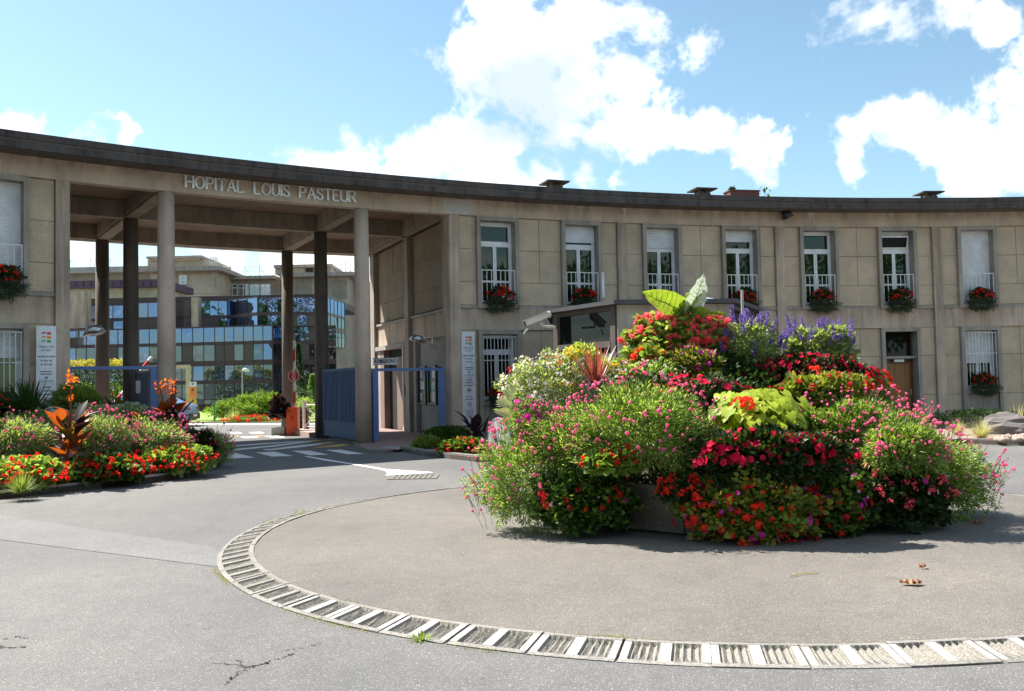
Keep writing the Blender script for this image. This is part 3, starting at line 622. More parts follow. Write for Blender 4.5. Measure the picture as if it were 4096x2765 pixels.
# windows
def ring_mesh(name, w, h, t_, y1, y2, mat, tb=None):
    tb = tb or t_
    return bx(-w, -w + t_, y1, y2, 0, h).box(w - t_, w, y1, y2, 0, h).box(-w + t_, w - t_, y1, y2, h - tb, h).box(-w + t_, w - t_, y1, y2, 0, tb).mesh(name, mat)
HU = ZF - ZU; HL = ZL - .98
sur_u = ring_mesh('window_surround', half_s, HU - .003, .115, -.035, .42, 'concrete_grey', .125)
sur_l = ring_mesh('window_surround', half_s, HL, .115, -.035, .42, 'concrete_grey', .125)
sur_door = bx(-half_s, -half_s + .115, -.035, .42, 0, ZL).box(half_s - .115, half_s, -.035, .42, 0, ZL).box(-half_s + .115, half_s - .115, -.035, .42, ZL - .125, ZL).mesh('door_surround', 'concrete_grey')
IWD = half_s - .115                                                       # half opening
def slats(w, h, pitch=.048):
    mb = MB(); z = 0; n_ = int(h / pitch)
    for i in range(n_):
        z1 = h - (i + 1) * pitch; mb.add([(-w, 0, z1), (w, 0, z1), (w, -.012, z1 + pitch * .3), (-w, -.012, z1 + pitch * .3), (w, -.012, z1 + pitch * .8), (-w, -.012, z1 + pitch * .8), (w, 0, z1 + pitch), (-w, 0, z1 + pitch)], [(0, 1, 2, 3), (3, 2, 4, 5), (5, 4, 6, 7)])
    mb.box(-w, w, -.018, .01, h - n_ * pitch - .03, h - n_ * pitch); return mb
glass_cache = {}
def pane(w, h, parent, T, mat='window_glass'):
    k = (round(w, 3), round(h, 3), mat)
    if k not in glass_cache: glass_cache[k] = bx(-w / 2, w / 2, 0, .01, 0, h).mesh('pane', mat)
    return put('pane', glass_cache[k], parent, T @ Matrix.Rotation(random.uniform(-.006, .006), 4, 'Z') @ Matrix.Rotation(random.uniform(-.004, .004), 4, 'X'))
def window(a, z0, h, shut, transom='glass', kind='upper', lab=None):
    """z0 inner bottom of the opening, h its height, shut = how far the roller shutter is down"""
    T = TP(a, .30, z0); w = IWD
    bpart('reveal_back', bx(-w, w, .13, .16, 0, h), 'interior_dark', T=T)
    m_ = MB(); f = .055
    m_.box(-w, -w + f, 0, .07, 0, h).box(w - f, w, 0, .07, 0, h).box(-w + f, w - f, 0, .07, h - .12, h).box(-w + f, w - f, 0, .07, 0, f)
    zt = h * .745                                     # bottom of the transom
    m_.box(-w + f, w - f, 0, .07, zt - .05, zt + .06)
    q = .05; zi = zt - .05
    for s_ in (-1, 1):
        x1, x2 = (-w + f, -.004) if s_ < 0 else (.004, w - f)
        m_.box(x1, x1 + q, -.012, .06, f, zi).box(x2 - q, x2, -.012, .06, f, zi).box(x1 + q, x2 - q, -.012, .06, zi - q, zi).box(x1 + q, x2 - q, -.012, .06, f, f + q + .02)
        if kind == 'upper': m_.box(x1 + q, x2 - q, -.012, .06, h * .27, h * .27 + .06)
    if transom == 'glass': m_.box(-w + f, -w + f + q, -.01, .06, zt + .06, h - .12).box(w - f - q, w - f, -.01, .06, zt + .06, h - .12)
    fr = put('window', m_.mesh('window', 'white_frame'), bld, T)
    pw = w - f - 2 * q
    for s_ in (-1, 1):
        cx = s_ * (w - f + .004) / 2 + (0 if s_ > 0 else 0)
        if kind == 'upper':
            pane(pw, h * .27 - f - q - .02, fr, T @ TR((cx, .03, f + q + .02))); pane(pw, zi - q - h * .27 - .06, fr, T @ TR((cx, .03, h * .27 + .06)))
        else: pane(pw, zi - 2 * q - f - .02, fr, T @ TR((cx, .03, f + q + .02)))
    if transom == 'glass': pane(2 * (w - f - q), h - .12 - zt - .06, fr, T @ TR((0, .03, zt + .06)))
    else:                                             # tilted open transom light
        Tt = T @ TR((0, -.02, zt + .065)) @ Matrix.Rotation(.28, 4, 'X'); hh = h - .12 - zt - .08
        sash = put('transom_sash', ring_mesh('transom_sash', w - f - .01, hh, .045, -.02, .02, 'white_frame'), bld, Tt); pane(2 * (w - f - .06), hh - .09, sash, Tt @ TR((0, 0, .045)), 'dark_glass')
    if shut > 0:
        so = put('roller_shutter', slats(w - .01, h * shut).mesh('roller_shutter', 'shutter'), bld, T @ TR((0, -.035, h - h * shut)))
    return fr
bar_u = bx(-.008, .008, -.008, .008, 0, .93).mesh('bar', 'white_metal'); 
def railing(a, z0):
    T = TP(a, .02, z0 + .06); w = IWD - .01
    r_ = put('railing', bx(-w, w, -.015, .015, .93, .955).box(-w, w, -.01, .01, -.0, .016).box(-w - .001, -w + .012, -.009, .009, .0155, .9305).box(w - .012, w + .001, -.009, .009, .0155, .9305).mesh('railing', 'white_metal'), bld, T)
    for i in range(8): put('bar', bar_u, r_, T @ TR((-w + .03 + i * (2 * w - .06) / 7, 0, .0)))
def grille(a, z0, h):
    T = TP(a, .03, z0); w = IWD - .01; bm_ = bx(-.008, .008, -.008, .008, 0, h - .08).mesh('bar', 'white_metal')
    g_ = put('window_grille', bx(-w, w, -.02, .008, h * .60, h * .60 + .02).box(-w, w, -.02, .008, h - .09, h - .07).box(-w, w, -.02, .008, .05, .07).mesh('window_grille', 'white_metal'), bld, T)
    for i in range(10): put('bar', bm_, g_, T @ TR((-w + .03 + i * (2 * w - .06) / 9, -.012, .02)))
cfg = {0: (.0, 'glass'), 1: (.20, 'glass'), 2: (.24, 'glass'), 3: (.14, 'glass'), 4: (.05, 'glass'), 5: (.0, 'open'), 6: (.94, 'glass'), 7: (.3, 'glass'), 8: (.1, 'glass')}
for i, a in enumerate(wins_r):
    if i > 7: continue
    put('window_surround', sur_u, bld, TP(a, 0, ZU)); s_, tr_ = cfg[i]; window(a, ZU + .125, HU - .25, s_, tr_); railing(a, ZU + .125)
    if i == 5:
        continue
    put('window_surround', sur_l, bld, TP(a, 0, .98)); window(a, .98 + .125, HL - .25, {0: 0, 6: .55}.get(i, .3), 'glass', 'lower'); grille(a, .98 + .125, HL - .25)
    w = half_s; bpart('surround_leg', bx(-w, -w + .115, -.035, .3, 0, .975).box(w - .115, w, -.035, .3, 0, .975), 'concrete_grey', T=TP(a))
    for s2 in (-1, 1): put('panel', bx(-.265, .265, .02, .2, .02, .97).mesh('panel', 'concrete_grey'), bld, TP(a + s2 * .272 / R))
# timber door with transom window
a = wins_r[5]; put('door_surround', sur_door, bld, TP(a))
T = TP(a, .30); w = IWD
bpart('transom_frame', bx(-w, w, -.03, .1, 2.14, 2.22).box(-w, -w + .05, 0, .08, 2.22, ZL - .13).box(w - .05, w, 0, .08, 2.22, ZL - .13), 'wood_dark', T=T)
bpart('transom_pane', bx(-w + .05, w - .05, .03, .04, 2.22, ZL - .13), 'dark_glass', T=T)
bpart('transom_bar', bx(-w, w, -.2, -.03, 2.16, 2.24), 'concrete_light', T=T)
dr = bpart('door', bx(-w, w, .03, .09, .0, 2.14), 'wood_dark', T=T)
for k in range(5): put('plank', bx(-.085, .085, 0, .03, .12, 2.0).mesh('plank', 'wood_door'), dr, T @ TR((-.37 + k * .178, .0 + (k % 2) * .006, 0)))
put('door_lamp', bx(-.17, .17, -.12, .0, 2.05, 2.13).mesh('door_lamp', 'steel'), bld, T); put('handle', bx(.40, .43, -.05, 0, .95, 1.15).mesh('handle', 'steel'), dr, T)
# left wing windows
for i, a in enumerate(wins_l[:4]):
    put('window_surround', sur_u, bld, TP(a, 0, ZU)); window(a, ZU + .125, HU - .25, .93, 'glass'); railing(a, ZU + .125)
    put('window_surround', sur_l, bld, TP(a, 0, .98)); window(a, .98 + .125, HL - .25, .33, 'glass', 'lower'); grille(a, .98 + .125, HL - .25)
    w = half_s; bpart('surround_leg', bx(-w, -w + .115, -.035, .3, 0, .975).box(w - .115, w, -.035, .3, 0, .975), 'concrete_grey', T=TP(a))
    for s2 in (-1, 1): put('panel', bx(-.265, .265, .02, .2, .02, .97).mesh('panel', 'concrete_grey'), bld, TP(a + s2 * .272 / R))
# solid backs of the wings
bpart('rear_wall', MB().arc(A0 + .008, AR, R + DEP + .05, R + DEP + .28, 0, ZF + .2, 60), 'rear_wall_grey'); bpart('rear_wall', MB().arc(AL, PL - .008, R + DEP + .05, R + DEP + .28, 0, ZF + .2, 40), 'rear_wall_grey')
bpart('inner_floor', MB().arc(A0 + .010, AR, R + .5, R + DEP, 3.3, 3.5, 40), 'interior_dark')
# portico side walls
def side(a, sg):
    """sg=+1: wall whose visible face looks to local +y (right wall); -1 mirrored"""
    T = TS(a)
    y = lambda v: v * sg
    def b2(name, x1, x2, y1, y2, z1, z2, mat): 
        ya, yb = sorted((y(y1), y(y2))); return bpart(name, bx(x1, x2, ya, yb, z1, z2), mat, T=T)
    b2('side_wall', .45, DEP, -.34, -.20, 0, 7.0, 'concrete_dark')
    for x1, x2 in ((.452, .75), (4.1, 4.5), (8.2, 8.7)): b2('pilaster', x1, x2, -.34, .12, 0, ZF - .01, 'concrete_grey')
    for x1, x2 in ((.76, 4.09), (4.51, 8.19)):
        w = x2 - x1
        b2('side_beam', x1, x2, -.2, -.0, 3.05, 3.78, 'concrete'); b2('ledge', x1, x2, -.2, .06, 3.78, 3.86, 'concrete_light')
        for i, (z1, z2) in enumerate(UR):
            z2 = min(z2, 6.51); nn = 6 if i else 3; cw = w / nn
            for k in range(nn): b2('panel', x1 + k * cw + .006, x1 + (k + 1) * cw - .006, -.2, -.06 + random.uniform(-.004, .004), z1 + .006, z2 - .006, 'pebble_dark')
    return b2, T
b2, T = side(A0, 1)
b2('notice_wall', .76, 4.09, -.2, -.14, 0, 3.05, 'concrete_light'); b2('jamb', 3.75, 4.09, -.138, .0, 0, 3.05, 'concrete_grey')
b2('door_lintel', 4.6, 8.19, -.2, .10, 2.88, 3.03, 'concrete_light'); b2('door_recess', 5.0, 7.3, -.199, -.19, 0, 2.88, 'interior_dark')
for x1, x2, m_ in ((4.52, 5.0, 'plaster_pink'), (7.3, 7.75, 'plaster_pink'), (7.76, 8.19, 'concrete_light')): b2('jamb', x1, x2, -.2, .03, 0, 2.88, m_)
b2('door_leaf', 5.5, 6.2, -.16, -.11, 0, 2.6, 'plaster_pink'); b2('door_post', 5.0, 5.07, -.19, .04, 0, 2.88, 'white_metal')
b2l, Tl = side(PL, -1)
b2l('notice_wall', .76, 4.09, -.2, -.14, 0, 3.05, 'concrete_light'); b2l('door_wall', 4.51, 8.19, -.2, -.1, 0, 3.05, 'concrete')
# intercom on the jamb
o = put('intercom', bx(4.6, 4.75, .03, .12, 1.25, 1.62).mesh('intercom', 'dark_metal'), None, T); tag(o, 'small black intercom box on the pink jamb by the admissions door', 'intercom')
# notice boards
for i, (x1, lab) in enumerate(((1.0, 'black framed notice board with papers, nearest the corner pilaster'), (2.0, 'black framed notice board with papers, middle of the three in the portico'), (3.0, 'black framed notice board with papers, deepest in the portico by the door jamb'))):
    nb_ = thing('notice_board', lab, 'notice board', T @ Vector((x1, -.1, 1.0)), 'notice boards on the portico side wall')
    x2 = x1 + .8; z1, z2 = .98, 2.22
    put('frame', bx(x1, x1 + .06, -.14, -.06, z1, z2).box(x2 - .06, x2, -.14, -.06, z1, z2).box(x1 + .06, x2 - .06, -.14, -.06, z2 - .06, z2).box(x1 + .06, x2 - .06, -.14, -.06, z1, z1 + .06).mesh('frame', 'dark_metal'), nb_, T)
    put('backing', bx(x1 + .06, x2 - .06, -.135, -.125, z1 + .06, z2 - .06).mesh('backing', 'posters'), nb_, T)
    for k in range(9):
        px_, pz = x1 + .1 + (k % 3) * .2, z1 + .12 + (k // 3) * .36
        put('paper', bx(px_, px_ + .17, -.124, -.12, pz, pz + .25 + .04 * (k % 2)).mesh('paper', ['sign_white', 'sign_blue', 'fl_lilac', 'sign_white', 'yellow_paint', 'leaf_silver', 'sign_white', 'logo_green', 'sign_white'][(k + 2 * i) % 9]), nb_, T)
# raised pavements beside the roadway through the portico
def ring_poly(a1, a2, r1, r2, n_=8): return [pol(a1 + (a2 - a1) * i / n_, r1) for i in range(n_ + 1)] + [pol(a2 + (a1 - a2) * i / n_, r2) for i in range(n_ + 1)]
def slab(name, pts, z1, z2, mat):
    pts = [(p[0], p[1]) for p in pts]; a_ = sum(pts[i][0] * pts[(i + 1) % len(pts)][1] - pts[(i + 1) % len(pts)][0] * pts[i][1] for i in range(len(pts)))
    if a_ < 0: pts = pts[::-1]
    return struct(name, MB().prism(pts, z1, z2), mat)
slab('pavement', [G(1428, 1786), G(1455, 1798), G(1490, 1809), G(1545, 1812), G(1598, 1806), G(1640, 1790), pol(A0, .1), pol(A0, 9.5), pol(C2 + .006, 9.5), pol(C2 + .006, -.2)], -.03, .07, 'paver_red')
slab('pavement_flagstone', [G(1523, 1790, .075), G(1560, 1784, .075), G(1625, 1790, .075), G(1590, 1799, .075)], .069, .076, 'concrete_light')
slab('pavement', ring_poly(PL, C1 - .006, -.2, 9.5), -.03, .07, 'paver_red')
slab('barrier_kerb', ring_poly(C2 - .006, C2 + .0055, 4.8, 8.3, 2), -.02, .16, 'pink_kerb')
slab('kerb', [G(1420, 1779), G(1416, 1783), G(1452, 1803), G(1486, 1814), G(1545, 1815), G(1545, 1811), G(1490, 1809.5), G(1455, 1798.5), G(1428, 1786)], -.02, .085, 'kerb_mat')

# lettering on the fascia
GL = {'H': [[(0, 0), (0, 1)], [(.62, 0), (.62, 1)], [(0, .5), (.62, .5)]], 'P': [[(0, 0), (0, 1)], [(0, 1), (.33, 1), (.5, .92), (.56, .75), (.5, .58), (.33, .5), (0, .5)]], 'I': [[(0, 0), (0, 1)]], 'T': [[(.31, 0), (.31, 1)], [(0, 1), (.62, 1)]],
      'A': [[(0, 0), (.33, 1)], [(.33, 1), (.66, 0)], [(.12, .34), (.54, .34)]], 'L': [[(0, 1), (0, 0), (.5, 0)]], 'O': [[(.36 + .36 * math.sin(t_ * pi / 8), .5 + .5 * math.cos(t_ * pi / 8)) for t_ in range(17)]],
      'U': [[(0, 1), (0, .3), (.08, .08), (.3, 0), (.52, .08), (.6, .3), (.6, 1)]], 'S': [[(.5, .82), (.42, .96), (.25, 1), (.07, .93), (.03, .75), (.12, .6), (.38, .44), (.5, .28), (.46, .08), (.26, 0), (.07, .05), (0, .2)]],
      'E': [[(0, 0), (0, 1)], [(0, 1), (.5, 1)], [(0, .52), (.42, .52)], [(0, 0), (.52, 0)]], 'R': [[(0, 0), (0, 1)], [(0, 1), (.33, 1), (.5, .92), (.55, .76), (.5, .6), (.33, .52), (0, .52)], [(.28, .52), (.62, 0)]]}
SER = {'H': [(0, 0), (0, 1), (.62, 0), (.62, 1)], 'P': [(0, 0)], 'I': [(0, 0), (0, 1)], 'T': [(.31, 0)], 'A': [(0, 0), (.66, 0)], 'L': [(0, 1)], 'O': [], 'U': [(0, 1), (.6, 1)], 'S': [], 'E': [], 'R': [(0, 0), (.64, 0)]}
VSER = {'T': [(0, 1), (.62, 1)], 'L': [(.5, 0)], 'E': [(.5, 1), (.52, 0)], 'S': [(.5, .86), (0, .14)]}
def glyph(ch, h=.295):
    mb = MB()
    for pl_ in GL[ch]:
        for (x1, z1), (x2, z2) in zip(pl_, pl_[1:]):
            dx, dz = x2 - x1, z2 - z1; l = math.hypot(dx, dz); ang = math.atan2(dz, dx); tk = .086 if abs(dz) > abs(dx) * 1.2 and not (ch in 'A' and dx > 0 and dz > 0) else .056
            Tq = TR((x1 * h, 0, z1 * h)) @ Matrix.Rotation(-ang, 4, 'Y'); e = .02 * h
            mb.box(-e, l * h + e, -.0, .035 + random.uniform(0, .002), -tk * h, tk * h, Tq)
    for x, z in SER[ch]: mb.box(x * h - .125 * h, x * h + .125 * h, -.001, .036, (z * h - .0) if z == 0 else z * h - .05 * h, .05 * h if z == 0 else z * h)
    for x, z in VSER.get(ch, []): mb.box(x * h - .02 * h, x * h + .03 * h, -.001, .036, z * h - (.12 * h if z > .5 else .03 * h), z * h + (.12 * h if z < .5 else .03 * h))
    return mb.mesh('letter', 'letter_white'), max(x for pl_ in GL[ch] for x, _ in pl_) * h
def cyl_hit(px, py):
    d = ray(px, py); a_ = d.x ** 2 + d.y ** 2; b_ = -2 * (d.x * CX + d.y * CY); cc = CX ** 2 + CY ** 2 - R * R
    t_ = (-b_ + math.sqrt(b_ * b_ - 4 * a_ * cc)) / (2 * a_); p = d * t_; return math.atan2(p.x - CX, p.y - CY), H0 + p.z
LT = "HOPITAL LOUIS PASTEUR"; a1, z_a = cyl_hit(741, 748); a2_, z_b = cyl_hit(1420, 810)
ws = []; gcache = {}
for ch in LT:
    if ch == ' ': ws.append((None, .17)); continue
    if ch not in gcache: gcache[ch] = glyph(ch)
    ws.append(gcache[ch])
tot = sum(w for _, w in ws); gap = ((a2_ - a1) * R - tot) / (len(LT) - 1); x = 0
for me_, w in ws:
    if me_: put('letter', me_, bld, TP(a1 + x / R, -.065, 6.665))
    x += w + gap
# roof furniture
def vent(px, py, lab):
    a, z = cyl_hit(px, py); root = thing('roof_vent', lab, 'roof vent', pol(a, .4, 7.2), 'concrete vents on the roof edge'); T = TP(a, -.25, 7.2)
    put('stack', bx(-.2, .2, -.2, .2, 0, .27).mesh('stack', 'concrete_dark'), root, T)
    for x, y in ((-.18, -.18), (.12, -.18), (-.18, .12), (.12, .12)): put('post', bx(x, x + .06, y, y + .06, .27, .37).mesh('post', 'concrete_dark'), root, T)
    put('cap', MB().prism([(-.36, -.36), (.36, -.36), (.36, .36), (-.36, .36)], .37, .41).mesh('cap', 'roof_edge'), root, T)
vent(2205, 790, 'flat-capped concrete roof vent above the first upper windows, left of three'); vent(2795, 800, 'flat-capped concrete roof vent in the middle, left of the brick chimney'); vent(3699, 800, 'flat-capped concrete roof vent above the timber door, furthest right')
a, z = cyl_hit(3028, 790); ch_ = thing('brick_chimney', 'wide low red brick chimney box on the roof with bushes behind', 'chimney', pol(a, .8, 7.2))
put('stack', bx(-.52, .52, -.25, .25, 0, .66).mesh('stack', 'brick_red'), ch_, TP(a, 1.1, 7.2)); put('coping', bx(-.55, .55, -.28, .28, .66, .70).mesh('coping', 'brick_red'), ch_, TP(a, 1.1, 7.2))
# floodlight under the eaves
a, z = cyl_hit(3135, 862); fl_ = thing('floodlight', 'grey cone floodlight hanging under the eaves above the fourth window', 'floodlight', pol(a, -.05, z)); T = TP(a, -.2, z)
put('shade', MB().tube([(-.06, 0, .14), (.06, 0, -.12)], [.09, .19], 16).mesh('shade', 'dark_metal', True), fl_, T @ Matrix.Scale(1.0, 4)); put('bracket', MB().tube([(-.12, .2, .2), (-.18, .1, .1), (-.14, 0, -.05)], .02, 6).box(-.16, -.06, .1, .2, .17, .28).mesh('bracket', 'steel'), fl_, T)
# conical wall lamps on concrete brackets
def cone_lamp(base_T, lab, sx):
    root = thing('wall_lamp', lab, 'lamp', base_T.to_translation(), 'cone lamps on concrete brackets beside the portico')
    put('bracket', bx(*(sorted((0, sx * .44))), -.07, .07, -.17, .0).mesh('bracket', 'concrete_grey'), root, base_T)
    put('post', MB().tube([(sx * .36, 0, 0), (sx * .36, 0, .20)], .028, 8).mesh('post', 'steel'), root, base_T)
    put('arm', MB().tube([(sx * .36, 0, .18), (sx * .62, 0, .18)], .022, 8).mesh('arm', 'steel'), root, base_T)
    put('shade', MB().tube([(sx * .80, 0, .25), (sx * .80, 0, .24), (sx * .84, 0, .08)], [.05, .15, .25], 20).mesh('shade', 'steel', True), root, base_T)
cone_lamp(TR(A(1776, 1376, 26.9)) @ RZ(-A0), 'steel cone lamp on a bracket left of the corner pilaster above the notice boards', -1)
cone_lamp(TR(A(268, 1353, 21.5)) @ RZ(-.35), 'steel cone lamp on a bracket right of the left pilaster, seen against the glass block', 1)

# information boards
def info_board(a, lab, seed):
    root = thing('information_board', lab, 'sign', pol(a, -.02, .45), 'tall white information boards beside the portico'); w = .205; z1, z2 = .42, 3.12; T = TP(a, -.06)
    put('board', bx(-w, w, 0, .05, z1, z2).mesh('board', 'sign_white'), root, T)
    zz = z2 - .05
    def tx(s, size, z, mat='ink', sx=1.): put('lettering', text_mesh(s, size, mat, .001, sx=sx), root, T @ TR((0, -.004, z)))
    k = 0
    for cx_, cz, m_ in ((-.055, .16, 'logo_red'), (.055, .17, 'logo_red'), (-.055, .25, 'logo_orange'), (.055, .26, 'logo_orange'), (-.055, .34, 'logo_green'), (.055, .35, 'logo_green')):
        sg = 1 if cx_ > 0 else -1
        put('emblem', MB().prism([(-.042, -.028), (.042, -.018 - .012 * sg), (.042, .028), (-.042, .02 + .012 * sg)], -.002, .002).mesh('emblem', m_), root, T @ TR((cx_, -.003, z2 - cz)) @ Matrix.Rotation(pi / 2, 4, 'X') @ Matrix.Shear('XZ', 4, (0, 0)))
    tx('Hôpitaux Civils', .062, z2 - .47, 'ink_grey', .8); tx('de Colmar', .062, z2 - .55, 'ink_grey', .8)
    for s, z, sz in (('HEURES DE VISITES', .70, .046), ('de 13h à 16h', .79, .05), ('de 18h à 20h', .88, .05), ('INFORMATION', 1.04, .04), ('ORIENTATION', 1.10, .04), ("À LA LOGE D'ACCUEIL", 1.26, .031), ('ENTRÉE', 1.40, .05), ('INTERDITE', 1.48, .05), ('AUX ANIMAUX', 1.56, .05),
                      ('HÔPITAL', 1.88, .05), ('SANS TABAC', 1.96, .05), ('RESPECT DU', 2.30, .045), ('CODE DE', 2.37, .045), ('LA ROUTE', 2.44, .045), ('VIDEO', 2.50 + .16 * 0 + .16, .001), ): 
        if sz > .01: tx(s, sz, z2 - z, 'ink', .92)
    for z in (.96, 1.32, 1.80, 2.23): put('divider', bx(-w + .02, w - .02, -.003, .0, z2 - z - .004, z2 - z).mesh('divider', 'ink_grey'), root, T)
    def disc(z, r1, m_, r0=0): 
        pts = [(r1 * math.cos(2 * pi * i / 24), r1 * math.sin(2 * pi * i / 24)) for i in range(24)]
        if not r0: put('symbol', MB().prism(pts, -.0, .002).mesh('symbol', m_), root, T @ TR((0, -.002, z)) @ Matrix.Rotation(pi / 2, 4, 'X')); return
        mb = MB(); vs = [(q[0] * f, q[1] * f, .003) for q in pts for f in (1, r0)]; put('symbol', mb.add(vs, [(2 * i, 2 * ((i + 1) % 24), 2 * ((i + 1) % 24) + 1, 2 * i + 1) for i in range(24)]).mesh('symbol', m_), root, T @ TR((0, -.001, z)) @ Matrix.Rotation(pi / 2, 4, 'X'))
    disc(z2 - 1.18, .03, 'sign_blue'); put('lettering', text_mesh('i', .05, 'sign_white', .001), root, T @ TR((0, -.007, z2 - 1.18)))
    for z in (1.69, 2.10): disc(z2 - z, .065, 'red_paint', .82); put('symbol', bx(-.06, .06, -.006, -.003, -.007, .007).mesh('symbol', 'red_paint'), root, T @ TR((0, 0, z2 - z)) @ Matrix.Rotation(.78, 4, 'Y'))
    put('symbol', bx(-.02, .025, -.003, 0, -.03, .02).box(-.035, -.02, -.003, 0, -.01, .015).mesh('symbol', 'ink'), root, T @ TR((0, -.001, z2 - 1.69))); put('symbol', bx(-.04, .035, -.003, 0, -.006, .006).mesh('symbol', 'ink_grey'), root, T @ TR((0, -.001, z2 - 2.10)))
    disc(z2 - 2.56, .065, 'sign_blue', .88)
info_board(cyl_hit(1873, 1500)[0], 'tall white information board with hospital emblem right of the portico beside a barred window', 1)
info_board(cyl_hit(183, 1450)[0], 'tall white information board with hospital emblem left of the portico behind the spiky yucca', 2)
# admissions sign
T = TR(A(1493, 1447, 26.0)) @ RZ(-.05); s_ = thing('admissions_sign', 'grey hanging sign reading ADMISSIONS beside the front column', 'sign', T.to_translation())
put('panel', bx(0, .66, 0, .04, -.08, .08).mesh('panel', 'sign_white'), s_, T); put('frame', bx(-.02, .72, -.01, .05, .08, .10).box(-.02, .72, -.01, .05, -.10, -.08).box(.70, .72, -.01, .05, -.08, .08).mesh('frame', 'steel'), s_, T)
put('lettering', text_mesh('ADMISSIONS', .145, 'black', .003, sx=.74), s_, T @ TR((.33, -.005, .0)))

# blue gates
def gate_leaf(a, lab, r1=.55, r2=3.95, off=-.30):
    T = TS(a); T = T @ TR((0, off, 0)); root = thing('gate_leaf', lab, 'gate', T @ Vector((r1, 0, .1)), 'blue ribbed steel gate leaves folded back to the columns'); z1, z2 = .10, 2.14
    put('gate_frame', bx(r1, r1 + .07, -.03, .03, z1, z2).box(r2 - .07, r2, -.03, .03, z1, z2).box(r1 + .07, r2 - .07, -.03, .03, z2 - .07, z2).box(r1 + .07, r2 - .07, -.03, .03, .52, .58).box(r1 + .07, r2 - .07, -.03, .03, z1, z1 + .06).box((r1 + r2) / 2 - .03, (r1 + r2) / 2 + .03, -.03, .03, .58, z2 - .07).mesh('gate_frame', 'blue_gate'), root, T)
    put('kick_panel', bx(r1 + .07, r2 - .07, -.01, .01, z1 + .06, .52).mesh('kick_panel', 'blue_gate'), root, T)
    put('sheet', bx(r1 + .07, r2 - .07, -.006, .006, .58, z2 - .07).mesh('sheet', 'blue_gate'), root, T)
    rib = bx(-.028, .028, -.034, .034, .581, z2 - .071).mesh('rib', 'blue_gate'); nn = 26
    for i in range(nn): put('rib', rib, root, T @ TR((r1 + .13 + (r2 - r1 - .26) * i / (nn - 1), 0, 0)))
    return root, T
gate_leaf(C2, 'blue ribbed gate leaf standing open between the two right-hand columns', off=.05)
g2, T2 = gate_leaf(C1, 'blue gate leaf with a small white notice, open behind the left front column', .6, 3.9, -.05)
T = TR(A(553, 1548, 23.2)) @ RZ(.3); o = tag(put('notice_plate', bx(-.055, .055, -.02, 0, -.16, .16).mesh('notice_plate', 'sign_white'), None, T), 'small white warning notice with red triangle on the left blue gate', 'sign')
def gate_frame(aL, aR, lab, ztop, r=.2, wL=.14, wR=.14):
    root = thing('gate_portal', lab, 'gate frame', pol(aL, r, .07), 'blue frames of the pedestrian gates')
    w = (aR - aL) * R; T = TP(aL, r)
    put('post', bx(0, wL, -.06, .06, .0, ztop - .08).mesh('post', 'blue_frame'), root, T); put('post', bx(w - wR, w, -.06, .06, .0, ztop - .08).mesh('post', 'blue_frame'), root, T)
    put('top_bar', bx(-.05, w + .05, -.05, .05, ztop - .08, ztop).mesh('top_bar', 'blue_frame'), root, T)
    put('open_leaf', bx(-.0, .03, .08, 1.5, .08, ztop - .1).mesh('open_leaf', 'blue_gate'), root, T)
gate_frame(cyl_hit(1499, 1600)[0], cyl_hit(1790, 1600)[0], 'blue pedestrian gate frame between the right front column and the corner pilaster', 2.09, .2, .16, .16)
gate_frame(cyl_hit(275, 1600)[0], cyl_hit(640, 1600)[0], 'blue pedestrian gate frame between the left pilaster and the left front column', 2.2, .2, .10, .16)

# guard booth in front of the right wing
ZT = 3.38
def Zp(px, py, z): d = ray(px, py); return d * ((z - H0) / d.z)
BP = [Zp(2180, 1240, ZT), Zp(2455, 1199, ZT), Zp(2945, 1194, ZT), Zp(3052, 1233, ZT)]
bp = [(p.x, p.y) for p in BP]; back = [(A(3035, 1230, 27.5).x, 27.5), (A(2200, 1230, 26.3).x, 26.3)]
booth = thing('guard_booth', 'low grey concrete guard booth with flat roof and dark corner windows behind the planter', 'guard booth', (3, 22, 0))
allp = bp + back; cxm = sum(p[0] for p in allp) / 6; cym = sum(p[1] for p in allp) / 6
def inset(p, k): v = Vector((p[0] - cxm, p[1] - cym)); v = v * (1 - k / v.length); return (cxm + v.x, cym + v.y)
put('roof', MB().prism(allp, ZT - .09, ZT).mesh('roof', 'booth_roof'), booth)
put('roof_dome', MB().tube([(4.35, 21.3, ZT), (4.35, 21.3, ZT + .1), (4.35, 21.3, ZT + .16)], [.5, .42, .12], 20).mesh('roof_dome', 'sign_white', True), booth)
ip = [inset(p, .22) for p in allp]; ip2 = [inset(p, .36) for p in allp]
put('interior', MB().prism(ip2, .0, ZT - .1).mesh('interior', 'interior_dark'), booth)
def wallseg(p, q, t1, t2, z1, z2, mat, name, out=0., th=.16):
    p, q = Vector(p), Vector(q); d = (q - p); l = d.length; ang = math.atan2(d.y, d.x); T = TR((p.x, p.y, 0)) @ RZ(ang)
    return put(name, bx(l * t1, l * t2, -out, th - out, z1, z2).mesh(name, mat), booth, T)
wallseg(ip[1], ip[2], .0, 1, 0, ZT - .1, 'concrete_grey', 'wall')
